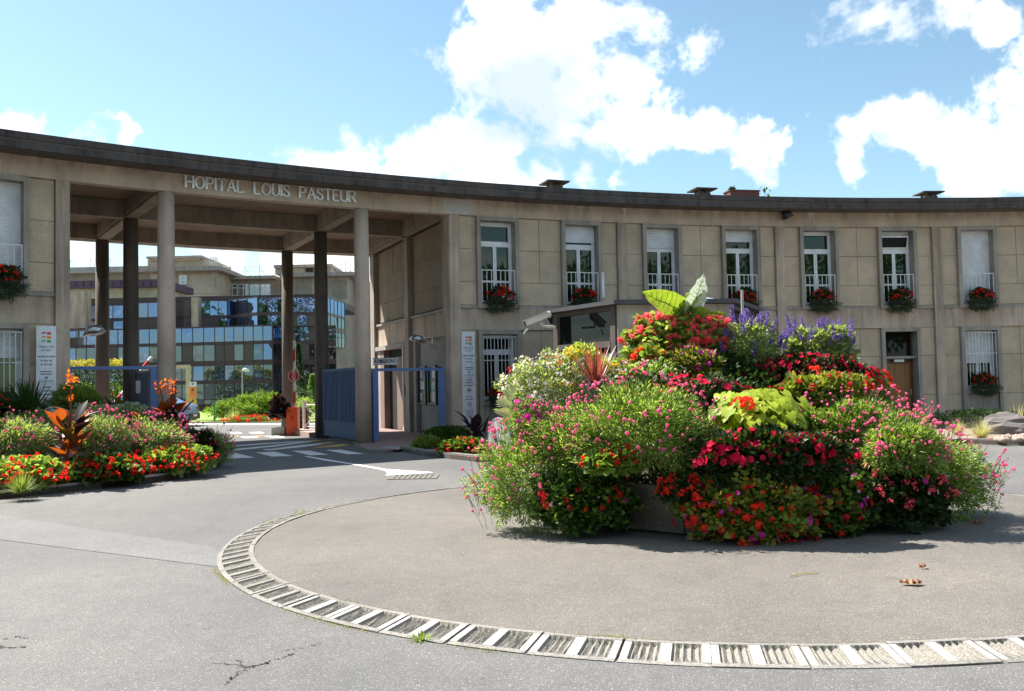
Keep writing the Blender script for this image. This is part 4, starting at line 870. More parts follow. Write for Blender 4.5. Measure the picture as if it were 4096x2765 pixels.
for p, q in ((ip[0], ip[1]), (ip[2], ip[3])):
    wallseg(p, q, 0, 1, 0, .9, 'concrete_grey', 'wall')
    wallseg(p, q, 0, .07, .9, ZT - .1, 'booth_metal', 'post', .02); wallseg(p, q, .90, .97, .9, ZT - .1, 'booth_metal', 'post', .02)
    wallseg(p, q, .07, .90, ZT - .2, ZT - .1, 'booth_metal', 'rail', .01); wallseg(p, q, .07, .90, 2.36, 2.5, 'booth_metal', 'rail', .03); wallseg(p, q, .07, .90, 2.1, 2.24, 'concrete_grey', 'rail', -.04)
    wallseg(p, q, .07, .90, 2.5, ZT - .2, 'dark_glass', 'pane', -.06, .02)
    wallseg(p, q, .5, .90, .9, 2.1, 'dark_glass', 'pane', -.08, .02)
for k in range(9): wallseg(ip[0], ip[1], .08 + k * .05, .08 + k * .05 + .046, .9, 2.1, 'purple_blind', 'blind_slat', -.07 - .004 * (k % 2), .01)
wallseg(ip[2], ip[3], .07, .5, .9, 2.1, 'dark_glass', 'pane', -.08, .02)
tag(put('mast', MB().tube([A(2968, 1160, 19.3), A(2973, 1390, 19.3)], .03, 8).mesh('mast', 'shutter_grey'), None), 'thin grey-green pole rising at the right corner of the guard booth', 'pole')
tag(put('tube_lamp', bx(-.04, .04, -.04, .04, -.75, .0).mesh('tube_lamp', 'sign_white'), None, TR(A(2411, 1090, 27.0))), 'white vertical tube standing behind the booth roof beside the second window', 'tube lamp')
# security camera
cc = A(2150, 1275, 21.4); cv = thing('security_camera', 'beige outdoor security camera on an arm left of the guard booth roof', 'camera', cc); T = TR(cc) @ RZ(0) @ Matrix.Rotation(-.36, 4, 'Y')
put('housing', MB().box(-.30, .26, -.08, .08, -.07, .05).mesh('housing', 'beige_plastic'), cv, T); put('sunshield', MB().prism([(-.34, -.10), (.28, -.10), (.28, .10), (-.34, .10)], .055, .075).mesh('sunshield', 'beige_plastic'), cv, T)
put('back_cap', MB().tube([(.26, 0, -.01), (.34, 0, -.0)], [.09, .06], 12).mesh('back_cap', 'beige_plastic', True), cv, T); put('lens', MB().tube([(-.33, 0, -.01), (-.30, 0, -.01)], .055, 12).mesh('lens', 'dark_metal'), cv, T)
put('arm', MB().tube([cc + Vector((.1, 0, -.1)), cc + Vector((.12, .02, -.18)), cc + Vector((.42, .2, -.2))], .03, 8).tube([cc + Vector((-.22, 0, -.22)), cc + Vector((-.3, 0, -.3)), cc + Vector((-.33, 0, -.36))], .02, 6).mesh('arm', 'beige_plastic'), cv)

# barrier with stop sign
bc = G(1173, 1741); br_ = thing('barrier', 'orange barrier cabinet with raised red and white boom and stop disc', 'barrier', bc)
put('cabinet', bx(-.19, .19, -.17, .17, 0, .92).mesh('cabinet', 'orange_box'), br_, TR(bc)); put('cap', bx(-.20, .20, -.18, .18, .921, .945).mesh('cap', 'orange_box'), br_, TR(bc)); put('hinge', bx(-.13, -.03, -.1, .1, .945, 1.08).mesh('hinge', 'dark_metal'), br_, TR(bc))
put('vent_plate', bx(-.04, .06, -.176, -.171, .5, .65).mesh('vent_plate', 'red_paint'), br_, TR(bc))
bm = put('boom', bx(.03, .11, -.05, -.01, .95, 3.2).mesh('boom', 'sign_white'), br_, TR(bc))
for z in (1.02, 1.75, 2.45): put('stripe', MB().add([(.028, -.053, z), (.112, -.053, z + .1), (.112, -.053, z + .5), (.028, -.053, z + .4)], [(0, 1, 2, 3)]).mesh('stripe', 'red_paint'), bm, TR(bc))
def octo(r, y, mat, z1=0, z2=.006): return MB().prism([(r * math.cos(pi / 8 + k * pi / 4), r * math.sin(pi / 8 + k * pi / 4)) for k in range(8)], z1, z2).mesh('sign_face', mat)
Ts = TR(bc + Vector((.05, -.07, 2.0))) @ Matrix.Rotation(pi / 2, 4, 'X'); sg_ = put('stop_sign', octo(.20, 0, 'sign_white'), br_, Ts); put('stop_face', octo(.182, 0, 'red_paint', .006, .009), sg_, Ts)
put('lettering', text_mesh('STOP', .15, 'sign_white', .002, sx=.85), sg_, TR(bc + Vector((.05, -.085, 2.0))) @ Matrix.Rotation(pi / 2, 4, 'Y'))
def round_sign(c, r, lab, zg=0.):
    s_ = thing('traffic_sign', lab, 'traffic sign', (c.x, c.y, zg)); pts = lambda r: [(r * math.cos(k * pi / 12), r * math.sin(k * pi / 12)) for k in range(24)]
    Tq = TR(c) @ Matrix.Rotation(pi / 2, 4, 'X'); put('post', MB().tube([(c.x, c.y + .04, zg), (c.x, c.y + .04, c.z + r * .6)], .03, 8).mesh('post', 'steel'), s_)
    return s_, Tq, pts
ns = A(1125, 1596, 33.5); s_, Tq, pts = round_sign(ns, .14, 'round red no-entry sign partly hidden behind the rear column'); put('disc', MB().prism(pts(.15), 0, .01).mesh('disc', 'red_paint'), s_, Tq); put('bar', bx(-.105, .105, -.015, -.012, -.027, .027).mesh('bar', 'sign_white'), s_, TR(ns)); put('plate', bx(-.13, .13, -.01, 0, -.34, -.19).mesh('plate', 'shutter_grey'), s_, TR(ns))
ns = A(1996, 1752, 14.2); s_, Tq, pts = round_sign(ns, .29, 'grey back of a round traffic sign among pink flowers left of the planter'); Tq = TR(ns) @ RZ(-1.0) @ Matrix.Rotation(pi / 2, 4, 'X')
put('disc', MB().prism(pts(.30), 0, .012).mesh('disc', 'shutter_grey'), s_, Tq); put('rim', MB().tube([Tq @ Vector((.305 * math.cos(k * pi / 12), .305 * math.sin(k * pi / 12), .0)) for k in range(25)], .02, 6).mesh('rim', 'steel'), s_)
put('channel', MB().box(-.05, .05, .02, .06, -1.0, .3).mesh('channel', 'shutter_grey'), s_, TR(ns) @ RZ(-1.0))
# white cross railing
p1, p2 = G(1217, 1735), G(1310, 1738); rl = thing('cross_railing', 'low white railing with cross bracing behind the right-hand columns', 'railing', p1); d = p2 - p1
put('post', MB().tube([p1 + Vector((0, 0, .15)), p1 + Vector((0, 0, 1.1)), p1 + Vector((0, 0, 1.16))], [.05, .045, .06], 10).mesh('post', 'white_metal'), rl)
put('rail', MB().tube([p1 + Vector((0, 0, 1.0)), p2 + Vector((0, 0, 1.0))], .025, 6).tube([p1 + Vector((0, 0, .25)), p2 + Vector((0, 0, .25))], .02, 6).mesh('rail', 'white_metal'), rl)
for za, zb in ((.25, 1.), (1., .25)): put('brace', MB().tube([p1 + Vector((0, 0, za)), p2 + Vector((0, 0, zb))], .016, 6).mesh('brace', 'white_metal'), rl)
# raised barrier arm on the left lane
pv = A(432, 1642, 31.5); br2 = thing('barrier', 'slanting white barrier arm with red bands behind the left columns', 'barrier', (pv.x, pv.y, 0)); tip = A(606, 1428, 31.5)
put('cabinet', bx(-.18, .18, -.17, .17, 0, .9).mesh('cabinet', 'orange_box'), br2, TR((pv.x, pv.y, 0))); put('boom', MB().tube([pv, tip], .055, 4).mesh('boom', 'sign_white'), br2)
for k in (.18, .5, .8): put('stripe', MB().tube([pv.lerp(tip, k), pv.lerp(tip, k + .13)], .057, 4).mesh('stripe', 'red_paint'), br2)
# pots by the barrier
pc = G(1118, 1742); pp = plant('potted_plant', 'dark purple leafed plant in a pale box left of the orange barrier', 'plant', pc + Vector((0, 0, .75)), (.28, .28, .5), 500, .14, 'leaf_purple', ROUND_V, ROUND_F)
tag(put('planter_box', bx(-.22, .22, -.2, .2, 0, .28).mesh('planter_box', 'concrete_light'), None, TR(pc)), 'pale concrete box under the dark purple plant', 'planter')
pc = G(1214, 1728); tb = thing('planter_crate', 'brown slatted planter crate behind the orange barrier', 'planter', pc)
for k in range(5): put('slat', bx(-.17, .17, -.17, .17, .04 + k * .17, .16 + k * .17).mesh('slat', 'pot'), tb, TR(pc))
put('core', bx(-.15, .15, -.15, .15, 0, .85).mesh('core', 'soil'), tb, TR(pc)); plant('potted_plant', 'pale flowering plant in the brown slatted crate', 'plant', pc + Vector((.05, 0, 1.0)), (.22, .2, .2), 250, .08, 'leaf_light')

# car
def car(T, lab):
    root = thing('car', lab, 'car', T.to_translation(), rz=0)
    prof = [(-2.0, .35), (-2.02, .75), (-1.9, .95), (-1.45, 1.02), (-.75, 1.42), (.65, 1.45), (1.45, 1.0), (1.95, .9), (2.02, .6), (2.0, .35)]
    mb = MB(); nP = len(prof)
    for s1, k in ((-1, .9), (-.86, 1), (.86, 1), (1, .9)): pass
    ys = [(-.82, .0), (-.78, .03), (.78, .03), (.82, .0)]
    vs = []
    for yy, up_ in ys:
        for x, z in prof: vs.append((x * (1 if up_ else .985), yy * (1 - .16 * max(0, z - .95) / .5), z + (up_ if z > .5 else 0)))
    fs = [(i * nP + j, i * nP + j + 1, (i + 1) * nP + j + 1, (i + 1) * nP + j) for i in range(3) for j in range(nP - 1)] + [tuple(range(nP))[::-1], tuple(3 * nP + j for j in range(nP))]
    put('body', mb.add(vs, fs).mesh('body', 'car_blue'), root, T)
    for sy in (-1, 1):
        for x1, x2, x3, x4 in ((-1.3, -.75, -.70, -.05), (.02, .02, .62, 1.2)):
            y1, y2 = sy * .80, sy * .70; put('side_window', MB().add([(x1, y1, 1.05), (x4, y1, 1.05), (x3, y2, 1.38), (x2, y2, 1.38)], [(0, 1, 2, 3)]).mesh('side_window', 'dark_glass'), root, T)
        for x in (-1.25, 1.3):
            w_ = put('wheel', MB().tube([(x, sy * .66, .31), (x, sy * .84, .31)], .31, 18).mesh('wheel', 'tyre'), root, T); put('rim', MB().tube([(x, sy * .845, .31), (x, sy * .85, .31)], .2, 12).mesh('rim', 'steel'), w_, T)
        put('tail_light', bx(1.93, 2.0, *sorted((sy * .5, sy * .75)), .68, .84).mesh('tail_light', 'tail_red'), root, T); put('headlight', bx(-2.03, -1.97, *sorted((sy * .5, sy * .75)), .62, .76).mesh('headlight', 'sign_white'), root, T)
    put('windscreen', MB().add([(-1.42, -.62, 1.06), (-1.42, .62, 1.06), (-.8, .58, 1.42), (-.8, -.58, 1.42)], [(0, 1, 2, 3)]).mesh('windscreen', 'dark_glass'), root, T)
    put('bumper', bx(1.98, 2.06, -.75, .75, .3, .55).mesh('bumper', 'dark_metal'), root, T); put('number_plate', bx(2.06, 2.07, -.25, .25, .42, .52).mesh('number_plate', 'sign_white'), root, T)
cp = G(600, 1708); car(TR((cp.x - .1, cp.y, 0)) @ RZ(.05), 'light blue hatchback parked behind the left columns')
# courtyard furniture
tp = G(773, 1686); tt = thing('direction_totem', 'slim direction totem with orange, yellow and white fields beside the lawn', 'sign', tp); T = TR(tp)
put('base', bx(-.16, .16, -.05, .05, 0, .75).mesh('base', 'shutter_grey'), tt, T); put('panel', bx(-.16, .16, -.05, .05, .75, 1.15).mesh('panel', 'yellow_paint'), tt, T); put('panel', bx(-.16, .16, -.05, .05, 1.15, 1.75).mesh('panel', 'logo_orange'), tt, T); put('panel', bx(-.16, .16, -.05, .05, 1.75, 2.0).mesh('panel', 'sign_white'), tt, T)
for z, m_ in ((1.9, 'logo_green'), (1.6, 'ink'), (1.05, 'ink'), (.62, 'ink'), (.3, 'ink')): put('symbol', MB().prism([(.06 * math.cos(k * pi / 6), .06 * math.sin(k * pi / 6)) for k in range(12)], .0, .006).mesh('symbol', m_), tt, T @ TR((0, -.052, z)) @ Matrix.Rotation(pi / 2, 4, 'X'))
for z in (1.5, 1.42, 1.34, .95, .88): put('lettering', text_mesh('• • •', .09, 'ink', .001), tt, T @ TR((0, -.054, z)))
cp_ = A(753, 1560, 47); fr = thing('cream_portal', 'cream concrete post and beam frame behind the left front column', 'portal frame', (cp_.x, 47, 0)); zt = A(753, 1460, 47).z
put('post', bx(-.09, .09, -.1, .1, 0, zt - .18).mesh('post', 'cream'), fr, TR((cp_.x, 47, 0))); put('post', bx(-.09, .09, -.1, .1, 0, zt - .18).mesh('post', 'cream'), fr, TR((cp_.x - 2.2, 47, 0))); put('beam', bx(-2.3, .09, -.1, .1, zt - .18, zt).mesh('beam', 'cream'), fr, TR((cp_.x, 47, 0)))
def lamp_post(px, ytop, Y, lab, h2=.3):
    p = A(px, ytop, Y); r_ = thing('street_lamp', lab, 'street lamp', (p.x, Y, 0), 'street lamps in the courtyard'); put('post', MB().tube([(p.x, Y, 0), (p.x, Y, p.z)], [.05, .035], 8).mesh('post', 'shutter_grey'), r_); put('head', MB().tube([(p.x, Y, p.z), (p.x + .1, Y, p.z + .04), (p.x + .38, Y, p.z - .02)], [.04, .10, .07], 8).mesh('head', 'sign_white', True), r_)
lamp_post(969, 1482, 50, 'thin street lamp with white head in front of the juniper bushes'); lamp_post(1183, 1448, 56, 'street lamp with white head just right of the raised boom')
gp = G(858, 1690); tag(put('marker_post', MB().tube([gp, gp + Vector((0, 0, .9))], .04, 8).mesh('marker_post', 'green_post'), None), 'slim green marker post standing on the lawn edge', 'post')

# ------------------------------------------------------------------ glazed block
gb = thing('glass_block', 'dark brown office block with mirror glass bands beyond the portico', 'building', G(1000, 1643))
def zat(py, Y=66., px=1000): return A(px, py, Y).z
def crow(yc): return 1100 + yc / 2.615
rows_up = [(crow(400), crow(250)), (crow(540), crow(435))]; rows_lo = [(crow(700), crow(555)), (crow(895), crow(735)), (crow(1095), crow(950)), (crow(1290), crow(1135)), (crow(1340), crow(1300))]
NP_ = [0]
def facet(x1, Y1, x2, Y2, rows, ncol, solid=(), ztop=None):
    p, q = A(x1, 1500, Y1), A(x2, 1500, Y2); p.z = q.z = 0; d = q - p; l = d.length; T = TR(p) @ RZ(math.atan2(d.y, d.x)); zs = [(zat(a_), zat(b_)) for a_, b_ in rows]
    zb, zt_ = min(z for z, _ in zs) - .08, (ztop or max(z for _, z in zs) + .1)
    fr_ = MB().box(0, l, .06, .3, zb, zt_); cw = l / ncol
    for k in range(ncol + 1): fr_.box(k * cw - .02, k * cw + .02, -.04, .06, zb, zt_)
    prev = zb
    for z1, z2 in sorted(zs):
        fr_.box(0, l, -.02, .06, prev, z1) ; prev = z2
    fr_.box(0, l, -.03, .06, prev, zt_)
    w_ = put('curtain_wall', fr_.mesh('curtain_wall', 'bronze_frame'), gb, T)
    for ri, (z1, z2) in enumerate(sorted(zs, reverse=True)):
        for k in range(ncol):
            m_ = 'brown_panel' if (ri, k) in solid else ('mirror_glass_low' if (len(rows) > 2 and ri >= 1 and RNG.random() < .85) else 'mirror_glass')
            me_k = (round(cw, 2), round(z2 - z1, 2), m_)
            if me_k not in glass_cache: glass_cache[me_k] = bx(-cw / 2 + .02, cw / 2 - .02, -.03, -.01, 0, z2 - z1).mesh('pane', m_)
            put('pane' if m_ != 'brown_panel' else 'panel', glass_cache[me_k], w_, T @ TR(((k + .5) * cw, .02, z1)) @ Matrix.Rotation(random.gauss(0, .012), 4, 'Z') @ Matrix.Rotation(random.gauss(0, .010), 4, 'X')); NP_[0] += 1
facet(262, 68, 500, 68, rows_up, 5, {(1, 0), (1, 1), (0, 0), (1, 3)}); facet(500, 68, 735, 67.3, rows_up, 5, {(1, 1), (1, 2), (0, 4), (1, 4)})
facet(735, 66.5, 911, 67.5, rows_up, 5, {(1, 0), (0, 0), (1, 1), (1, 2), (1, 3), (0, 1)}); facet(911, 67.5, 1033, 65.2, rows_up, 3); facet(1033, 65.2, 1308, 66.2, rows_up, 7, {(1, 3), (1, 5), (1, 6)})
facet(1308, 66.2, 1381, 71.5, rows_up + [(crow(640), crow(600)), (crow(750), crow(650))], 5)
facet(262, 65.5, 640, 65.5, rows_lo, 9, {(1, 4)}); facet(640, 65.5, 860, 65, rows_lo, 5, {(1, 2)}); facet(860, 65, 1092, 64.4, rows_lo, 6, {(1, 0), (1, 1), (1, 3)}); facet(1092, 64.4, 1130, 66.0, rows_lo, 2); facet(1130, 66.0, 1345, 66.4, rows_lo, 6, {(1, 2), (0, 3), (1, 4), (2, 4)})
def px_box(name, x1, x2, y1, y2, Y, dpt, mat, parent, xr=0):
    p, q = A(x1, y1, Y), A(x2, y2, Y); return put(name, bx(p.x, q.x, Y, Y + dpt, q.z, p.z).mesh(name, mat), parent)
for x1, x2 in ((278, 345), (640, 668), (765, 793)): px_box('pier', x1, x2, 1168 if x1 < 300 else 1190, 1312, 66.2, .8, 'concrete', gb)
px_box('roof', 255, 1310, 1197, 1204, 67.8, 14, 'bronze_frame', gb); 
put('plinth', MB().box(A(262, 1600, 65).x, A(1345, 1600, 66).x, 66.3, 67, 0, .55).mesh('plinth', 'concrete_grey'), gb); put('floor_roof', bx(A(262, 1600, 65).x, A(1092, 1600, 66).x, 65.6, 67.2, 6.02, 6.12).mesh('floor_roof', 'bronze_frame'), gb)
# cream block with purple roof, left
cb = thing('cream_block', 'cream building with purple metal roof edge left beyond the portico', 'building', (A(400, 1500, 76).x, 76, 0))
px_box('wall', 240, 645, 1143, 1500, 76, 6, 'cream', cb); px_box('roof_edge', 235, 648, 1125, 1146, 75.4, 7.5, 'purple_roof', cb)
for k in range(14): px_box('seam', 240 + k * 30, 243 + k * 30, 1124.5, 1146.5, 75.35, .06, 'bronze_frame', cb)
# rear hospital block
rh = thing('hospital_block', 'beige concrete hospital block with towers and penthouses far behind the portico', 'building', (A(900, 1500, 88).x, 88, 0))
def rb(name, x1, x2, y1, y2, Y, dpt, mat): return px_box(name, x1, x2, y1, y2, Y, dpt, mat, rh)
rb('left_wing_wall', -60, 602, 1086, 1600, 92, 10, 'rear_wall_grey'); rb('cornice', -70, 602, 1077, 1087, 91, 12, 'concrete_light'); 
rb('tower_wall', 600, 866, 1080, 1600, 88, 12, 'rear_wall'); rb('cornice', 560, 882, 1070, 1080, 86.8, 14, 'concrete_grey'); rb('penthouse', 590, 838, 1040, 1070, 90, 7, 'rear_wall'); rb('penthouse', 600, 800, 1030, 1041, 89.6, 8, 'rear_wall'); rb('penthouse_roof', 585, 806, 1026, 1031, 89.2, 9, 'concrete_grey')
rb('middle_wall', 866, 1125, 1114, 1600, 93, 8, 'rear_wall_grey'); rb('cornice', 862, 1100, 1106, 1114, 92.2, 10, 'concrete_grey')
rb('tower_wall', 1133, 1396, 1100, 1600, 88, 12, 'rear_wall'); rb('cornice', 1118, 1412, 1092, 1102, 86.8, 14, 'concrete_grey'); rb('penthouse', 1100, 1322, 1066, 1093, 90, 7, 'rear_wall'); rb('penthouse_roof', 1096, 1326, 1060, 1067, 89.4, 8, 'concrete_grey'); rb('penthouse_vent', 1222, 1252, 1074, 1092, 89.9, .1, 'black')
rb('right_wing_wall', 1394, 1700, 1140, 1660, 92, 10, 'rear_wall_grey'); rb('cornice', 1394, 1700, 1130, 1141, 91, 12, 'concrete_light')
for x1, x2, y1, y2 in ((770, 858, 1098, 1172), (660, 706, 1098, 1172), (1180, 1245, 1115, 1186), (1308, 1385, 1124, 1196), (610, 650, 1098, 1172)): rb('wall_panel', x1, x2, y1, y2, 87.9, .1, 'rear_wall_grey' if x1 > 1100 else 'rear_wall')
def rwin(x1, x2, y1, y2, Y, cols, rows_=(.3,), name='window'):
    p, q = A(x1, y1, Y), A(x2, y2, Y); fr_ = put(name, bx(p.x, q.x, Y - .08, Y - .02, q.z, p.z).mesh(name, 'white_frame'), rh); w_ = (q.x - p.x) / cols; h = p.z - q.z
    for k in range(cols):
        for z1, z2 in ((.06, .62), (.70, .94)): put('pane', bx(p.x + k * w_ + .1 * w_, p.x + (k + 1) * w_ - .1 * w_, Y - .12, Y - .09, q.z + h * z1, q.z + h * z2).mesh('pane', 'rear_glass'), fr_)
for k in range(5): rwin(867 + k * 44, 907 + k * 44, 1137, 1184, 93, 2)
rwin(717, 750, 1100, 1163, 88, 2)
for y in (1160, 1238, 1318, 1398, 1480): rwin(1397, 1424, y, y + 40, 92, 2)
for k in range(9): rwin(285 + k * 36, 316 + k * 36, 1142, 1165, 92, 2)
pr = put('balcony_rail', bx(0, 1, 0, .05, 0, .05).mesh('balcony_rail', 'dark_metal'), rh, TR(A(715, 1142, 87.7)) @ Matrix.Diagonal((.9, 1, 1, 1)))
# roof railings of the rear block
mb = MB()
for x1, x2, yb, Y in ((280, 600, 1078, 91), (866, 1095, 1107, 92), (1330, 1400, 1093, 87.5), (842, 868, 1071, 87.5)):
    p, q = A(x1, yb, Y), A(x2, yb, Y)
    for h in (.5, 1.0): mb.tube([p + Vector((0, 0, h)), (q.x, q.y, p.z + h)], .022, 4)
    for k in range(5):
        x = p.x + (q.x - p.x) * k / 4; mb.tube([(x, Y, p.z), (x, Y, p.z + 1.05)], .025, 4); mb.tube([(x, Y, p.z + .9), (x + .6, Y, p.z)], .018, 4)
put('roof_railing', mb.mesh('roof_railing', 'shutter_grey'), rh)
put('antenna', MB().tube([A(630, 1030, 92), A(629, 985, 92)], .03, 4).tube([A(620, 1002, 92), A(640, 1006, 92)], .02, 4).mesh('antenna', 'shutter_grey'), rh)

# ------------------------------------------------------------------ courtyard planting
for x, y, s_, lab in ((960, 1688, 1.0, 'spreading bright green juniper left on the courtyard lawn'), (1060, 1688, 1.25, 'larger spreading bright green juniper right on the courtyard lawn')):
    p = G(x, y) + Vector((0, 1.2, .45)); plant('juniper', lab, 'shrub', p, (1.75 * s_, 1.2, .62 * s_), 5200, .24, 'leaf_juniper', LANCE_V, inner=.3, up=-.3, lump=.5, mat2='leaf_green', upb=.1, group='junipers on the courtyard lawn')
p = G(1000, 1691); r_ = plant('begonia_border', 'low strip of red begonias along the front of the courtyard lawn', 'flower bed', p + Vector((0, .2, .1)), (1.25, .3, .2), 1200, .07, 'leaf_green', flowers=(('geranium', 130, p + Vector((0, .1, .12)), (1.25, .3, .2), dict(sc=1.6)),))
blades('pampas_tuft', 'pale fountain grass tuft in front of the junipers', 'grass', G(938, 1690), 160, .95, .02, 'grass_pale', 1.0)
def tree(name, label, c, h, rw, mat, n_=2500, size=.3, cat='tree', shape='round', group=None, seed=0, V=LEAF_V, F=LEAF_F):
    root = thing(name, label, cat, c, group); c = Vector(c); rr = random.Random(seed + int(h * 10))
    mb = MB(); mb.tube([c, c + Vector((.1, 0, h * .3)), c + Vector((0, .1, h * .85))], [h * .022 + .03, h * .016 + .02, .02], 8)
    pos = []; D = []
    if shape == 'cone':
        t_ = RNG.random(n_) ** .7; th = RNG.uniform(0, 6.28, n_); rad = rw * (1.02 - t_) * (.55 + .45 * RNG.random(n_)) * (1 + .2 * np.sin(t_ * 40)); pos = np.stack([c.x + rad * np.cos(th), c.y + rad * np.sin(th), c.z + h * (.08 + .92 * t_)], 1); D = np.stack([np.cos(th), np.sin(th), -.1 + 0 * th], 1)
    else:
        for k in range(14):
            th = rr.uniform(0, 6.28); q = Vector((math.cos(th) * rw * .62 * rr.random() ** .5, math.sin(th) * rw * .62 * rr.random() ** .5, h * rr.uniform(.42, .86))); mb.tube([c + Vector((0, 0, h * rr.uniform(.25, .5))), c + q], [.06 * h / 8, .02], 5)
            a_, b_, _ = shell(n_ // 14, c + q, (rw * .5, rw * .5, h * .17), .5, -.9, .4); pos.append(a_); D.append(b_)
        pos = np.concatenate(pos); D = np.concatenate(D)
    put('trunk', mb.mesh('trunk', 'trunk'), root); o = put('crown', scatter_mesh('crown', pos, D + RNG.normal(0, .5, D.shape), size * RNG.uniform(.6, 1.3, len(pos)), mat, V, F), root); o['kind'] = 'stuff'
    return root
def base(px, Y): p = A(px, 1500, Y); return (p.x, Y, 0)
tree('cypress', 'tall slim clipped spiral cypress just right of the raised boom', base(1194, 54), 4.2, .55, 'leaf_dark', 1800, .16, shape='cone'); tree('cypress', 'short rounded cypress right of the spiral one by the glass block', base(1250, 56), 2.4, .6, 'leaf_green', 1500, .16, shape='cone')
tree('round_topiary', 'dark clipped round bush behind the orange barrier', base(1205, 48), 1.5, .55, 'leaf_dark', 1500, .13, 'bush')
hx1, hx2 = A(250, 1500, 50), A(505, 1500, 50); hz = A(400, 1440, 50).z
o = thing('clipped_hedge', 'tall clipped hedge with yellow top behind the left columns', 'hedge', (hx1.x, 50, 0)); n_ = 9000; P_ = np.stack([RNG.uniform(hx1.x - 6, hx2.x, n_), RNG.uniform(50, 50.9, n_) - .15 * (RNG.random(n_) > .5), RNG.uniform(0, 1, n_) ** .8 * (hz - .35)], 1)
f_ = put('foliage', scatter_mesh('foliage', P_, RNG.normal(0, 1, (n_, 3)) + [0, -.5, .3], .16 * RNG.uniform(.6, 1.2, n_), 'leaf_dark'), o); f_['kind'] = 'stuff'; n_ = 3500; P_ = np.stack([RNG.uniform(hx1.x - 6, hx2.x, n_), RNG.uniform(49.8, 50.9, n_), RNG.uniform(hz - .45, hz, n_)], 1)
f_ = put('foliage', scatter_mesh('foliage', P_, RNG.normal(0, 1, (n_, 3)) + [0, -.5, .6], .16 * RNG.uniform(.6, 1.2, n_), 'leaf_hedge'), o); f_['kind'] = 'stuff'
for x, s_, lab in ((335, 1.0, 'dark rounded shrub in front of the clipped hedge, left between the columns'), (455, 1.2, 'dark rounded shrub in front of the clipped hedge, right between the columns')): plant('round_shrub', lab, 'shrub', Vector(base(x, 47)) + Vector((0, 0, .9)), (.9 * s_, .8, 1.05), 2200, .15, 'leaf_dark', mat2='leaf_green')
tree('monkey_puzzle', 'tip of a monkey puzzle tree behind the brick chimney', (12.6, 44, 0), 11.3, 1.2, 'leaf_dark', 3500, .22, group=None, seed=3); tree('conifer', 'tip of a small conifer behind the roof left of the brick chimney', (10.9, 44, 0), 10.95, 1.3, 'leaf_dark', 2500, .2, shape='cone', seed=4)
# trees and blocks across the street behind the viewer (seen as reflections in the glass)
for i, (x, y, h) in enumerate(((-30, -30, 14), (-20, -34, 16), (-10, -32, 14), (-2, -36, 16), (7, -32, 15), (16, -34, 16), (25, -31, 15), (35, -28, 15), (46, -22, 15), (-42, -20, 14))):
    tree('broadleaf_tree', 'leafy green street tree behind the viewpoint across the road, ' + ('far left', 'left of the conifer gap', 'left', 'left of centre', 'centre', 'right of centre', 'right', 'further right', 'far right', 'extreme left')[i], (x, y, 0), h, h * .36, 'leaf_tree', 4200, .75, group='street trees behind the viewpoint', seed=i)
for i, (x, y, h) in enumerate(((-24, 42, 7), (4, 44, 8), (9, 47, 7))): tree('courtyard_tree', 'green courtyard tree behind the ' + ('left wing', 'right wing near the portico', 'right wing further from the portico')[i], (x, y, 0), h, 2.4, 'leaf_tree', 2200, .35, group='courtyard trees behind the wings', seed=20 + i)
for i, (x, y, w, h, m_) in enumerate(((-45, -75, 24, 22, 'apartment'), (10, -85, 30, 26, 'apartment_red'), (60, -70, 24, 20, 'apartment'))):
    ab = thing('apartment_block', ('pale apartment block with balconies behind the viewpoint, left', 'reddish apartment block with balconies behind the viewpoint', 'pale apartment block with balconies behind the viewpoint, right')[i], 'building', (x, y, 0), 'apartment blocks behind the viewpoint'); put('wall', bx(-w / 2, w / 2, -8, 8, 0, h).mesh('wall', m_), ab, TR((x, y, 0)))
    for k in range(int(h / 3)): put('balcony', bx(-w / 2 + 1, w / 2 - 1, 8, 9.2, 1.5 + 3 * k, 2.5 + 3 * k).mesh('balcony', 'white_frame'), ab, TR((x, y, 0))); put('window_band', bx(-w / 2 + 1, w / 2 - 1, 8, 8.05, 2.6 + 3 * k, 4.2 + 3 * k).mesh('window_band', 'rear_glass'), ab, TR((x, y, 0)))

# ------------------------------------------------------------------ window boxes
def window_box(a, z, lab, seed=0, w=.42, white=True, small=1.):
    p = pol(a, -.05, z); root = thing('window_box', lab, 'window box', p, 'flower boxes on the window sills'); T = TP(a, -.05, z); RZa = Vector((math.cos(a), -math.sin(a), 0))
    put('trough', bx(-w * .9, w * .9, -.06, .1, -.02, .08).mesh('trough', 'black'), root, T)
    c = p + Vector((0, 0, .12)); pos, d, _ = shell(2600, c - Vector((0, .10, .13)), (w * 1.08, .24, .25), .4, -.95, .45); o = put('foliage', scatter_mesh('foliage', pos, d + RNG.normal(0, .5, d.shape), .075 * RNG.uniform(.6, 1.3, len(pos)), 'leaf_grey_green', LANCE_V), root); o['kind'] = 'stuff'
    pos, d, _ = shell(700, c + Vector((0, -.03, .15)), (w * .85, .2, .22), .5, -.4, .4); o = put('foliage', scatter_mesh('foliage', pos, d + RNG.normal(0, .5, d.shape), .07 * RNG.uniform(.6, 1.2, len(pos)), 'leaf_dark', ROUND_V, ROUND_F), root); o['kind'] = 'stuff'
    add_flowers(root, 'begonia_red', 46, c + Vector((0, -.12, .10)), (w * .82, .24, .22), up=-.3, sc=1.5)
    if white: add_flowers(root, 'white', 34, c + Vector((.15, -.2, -.02)), (w * .35, .2, .14), up=-.5, sc=2.0)
zs_ = ZU + .13
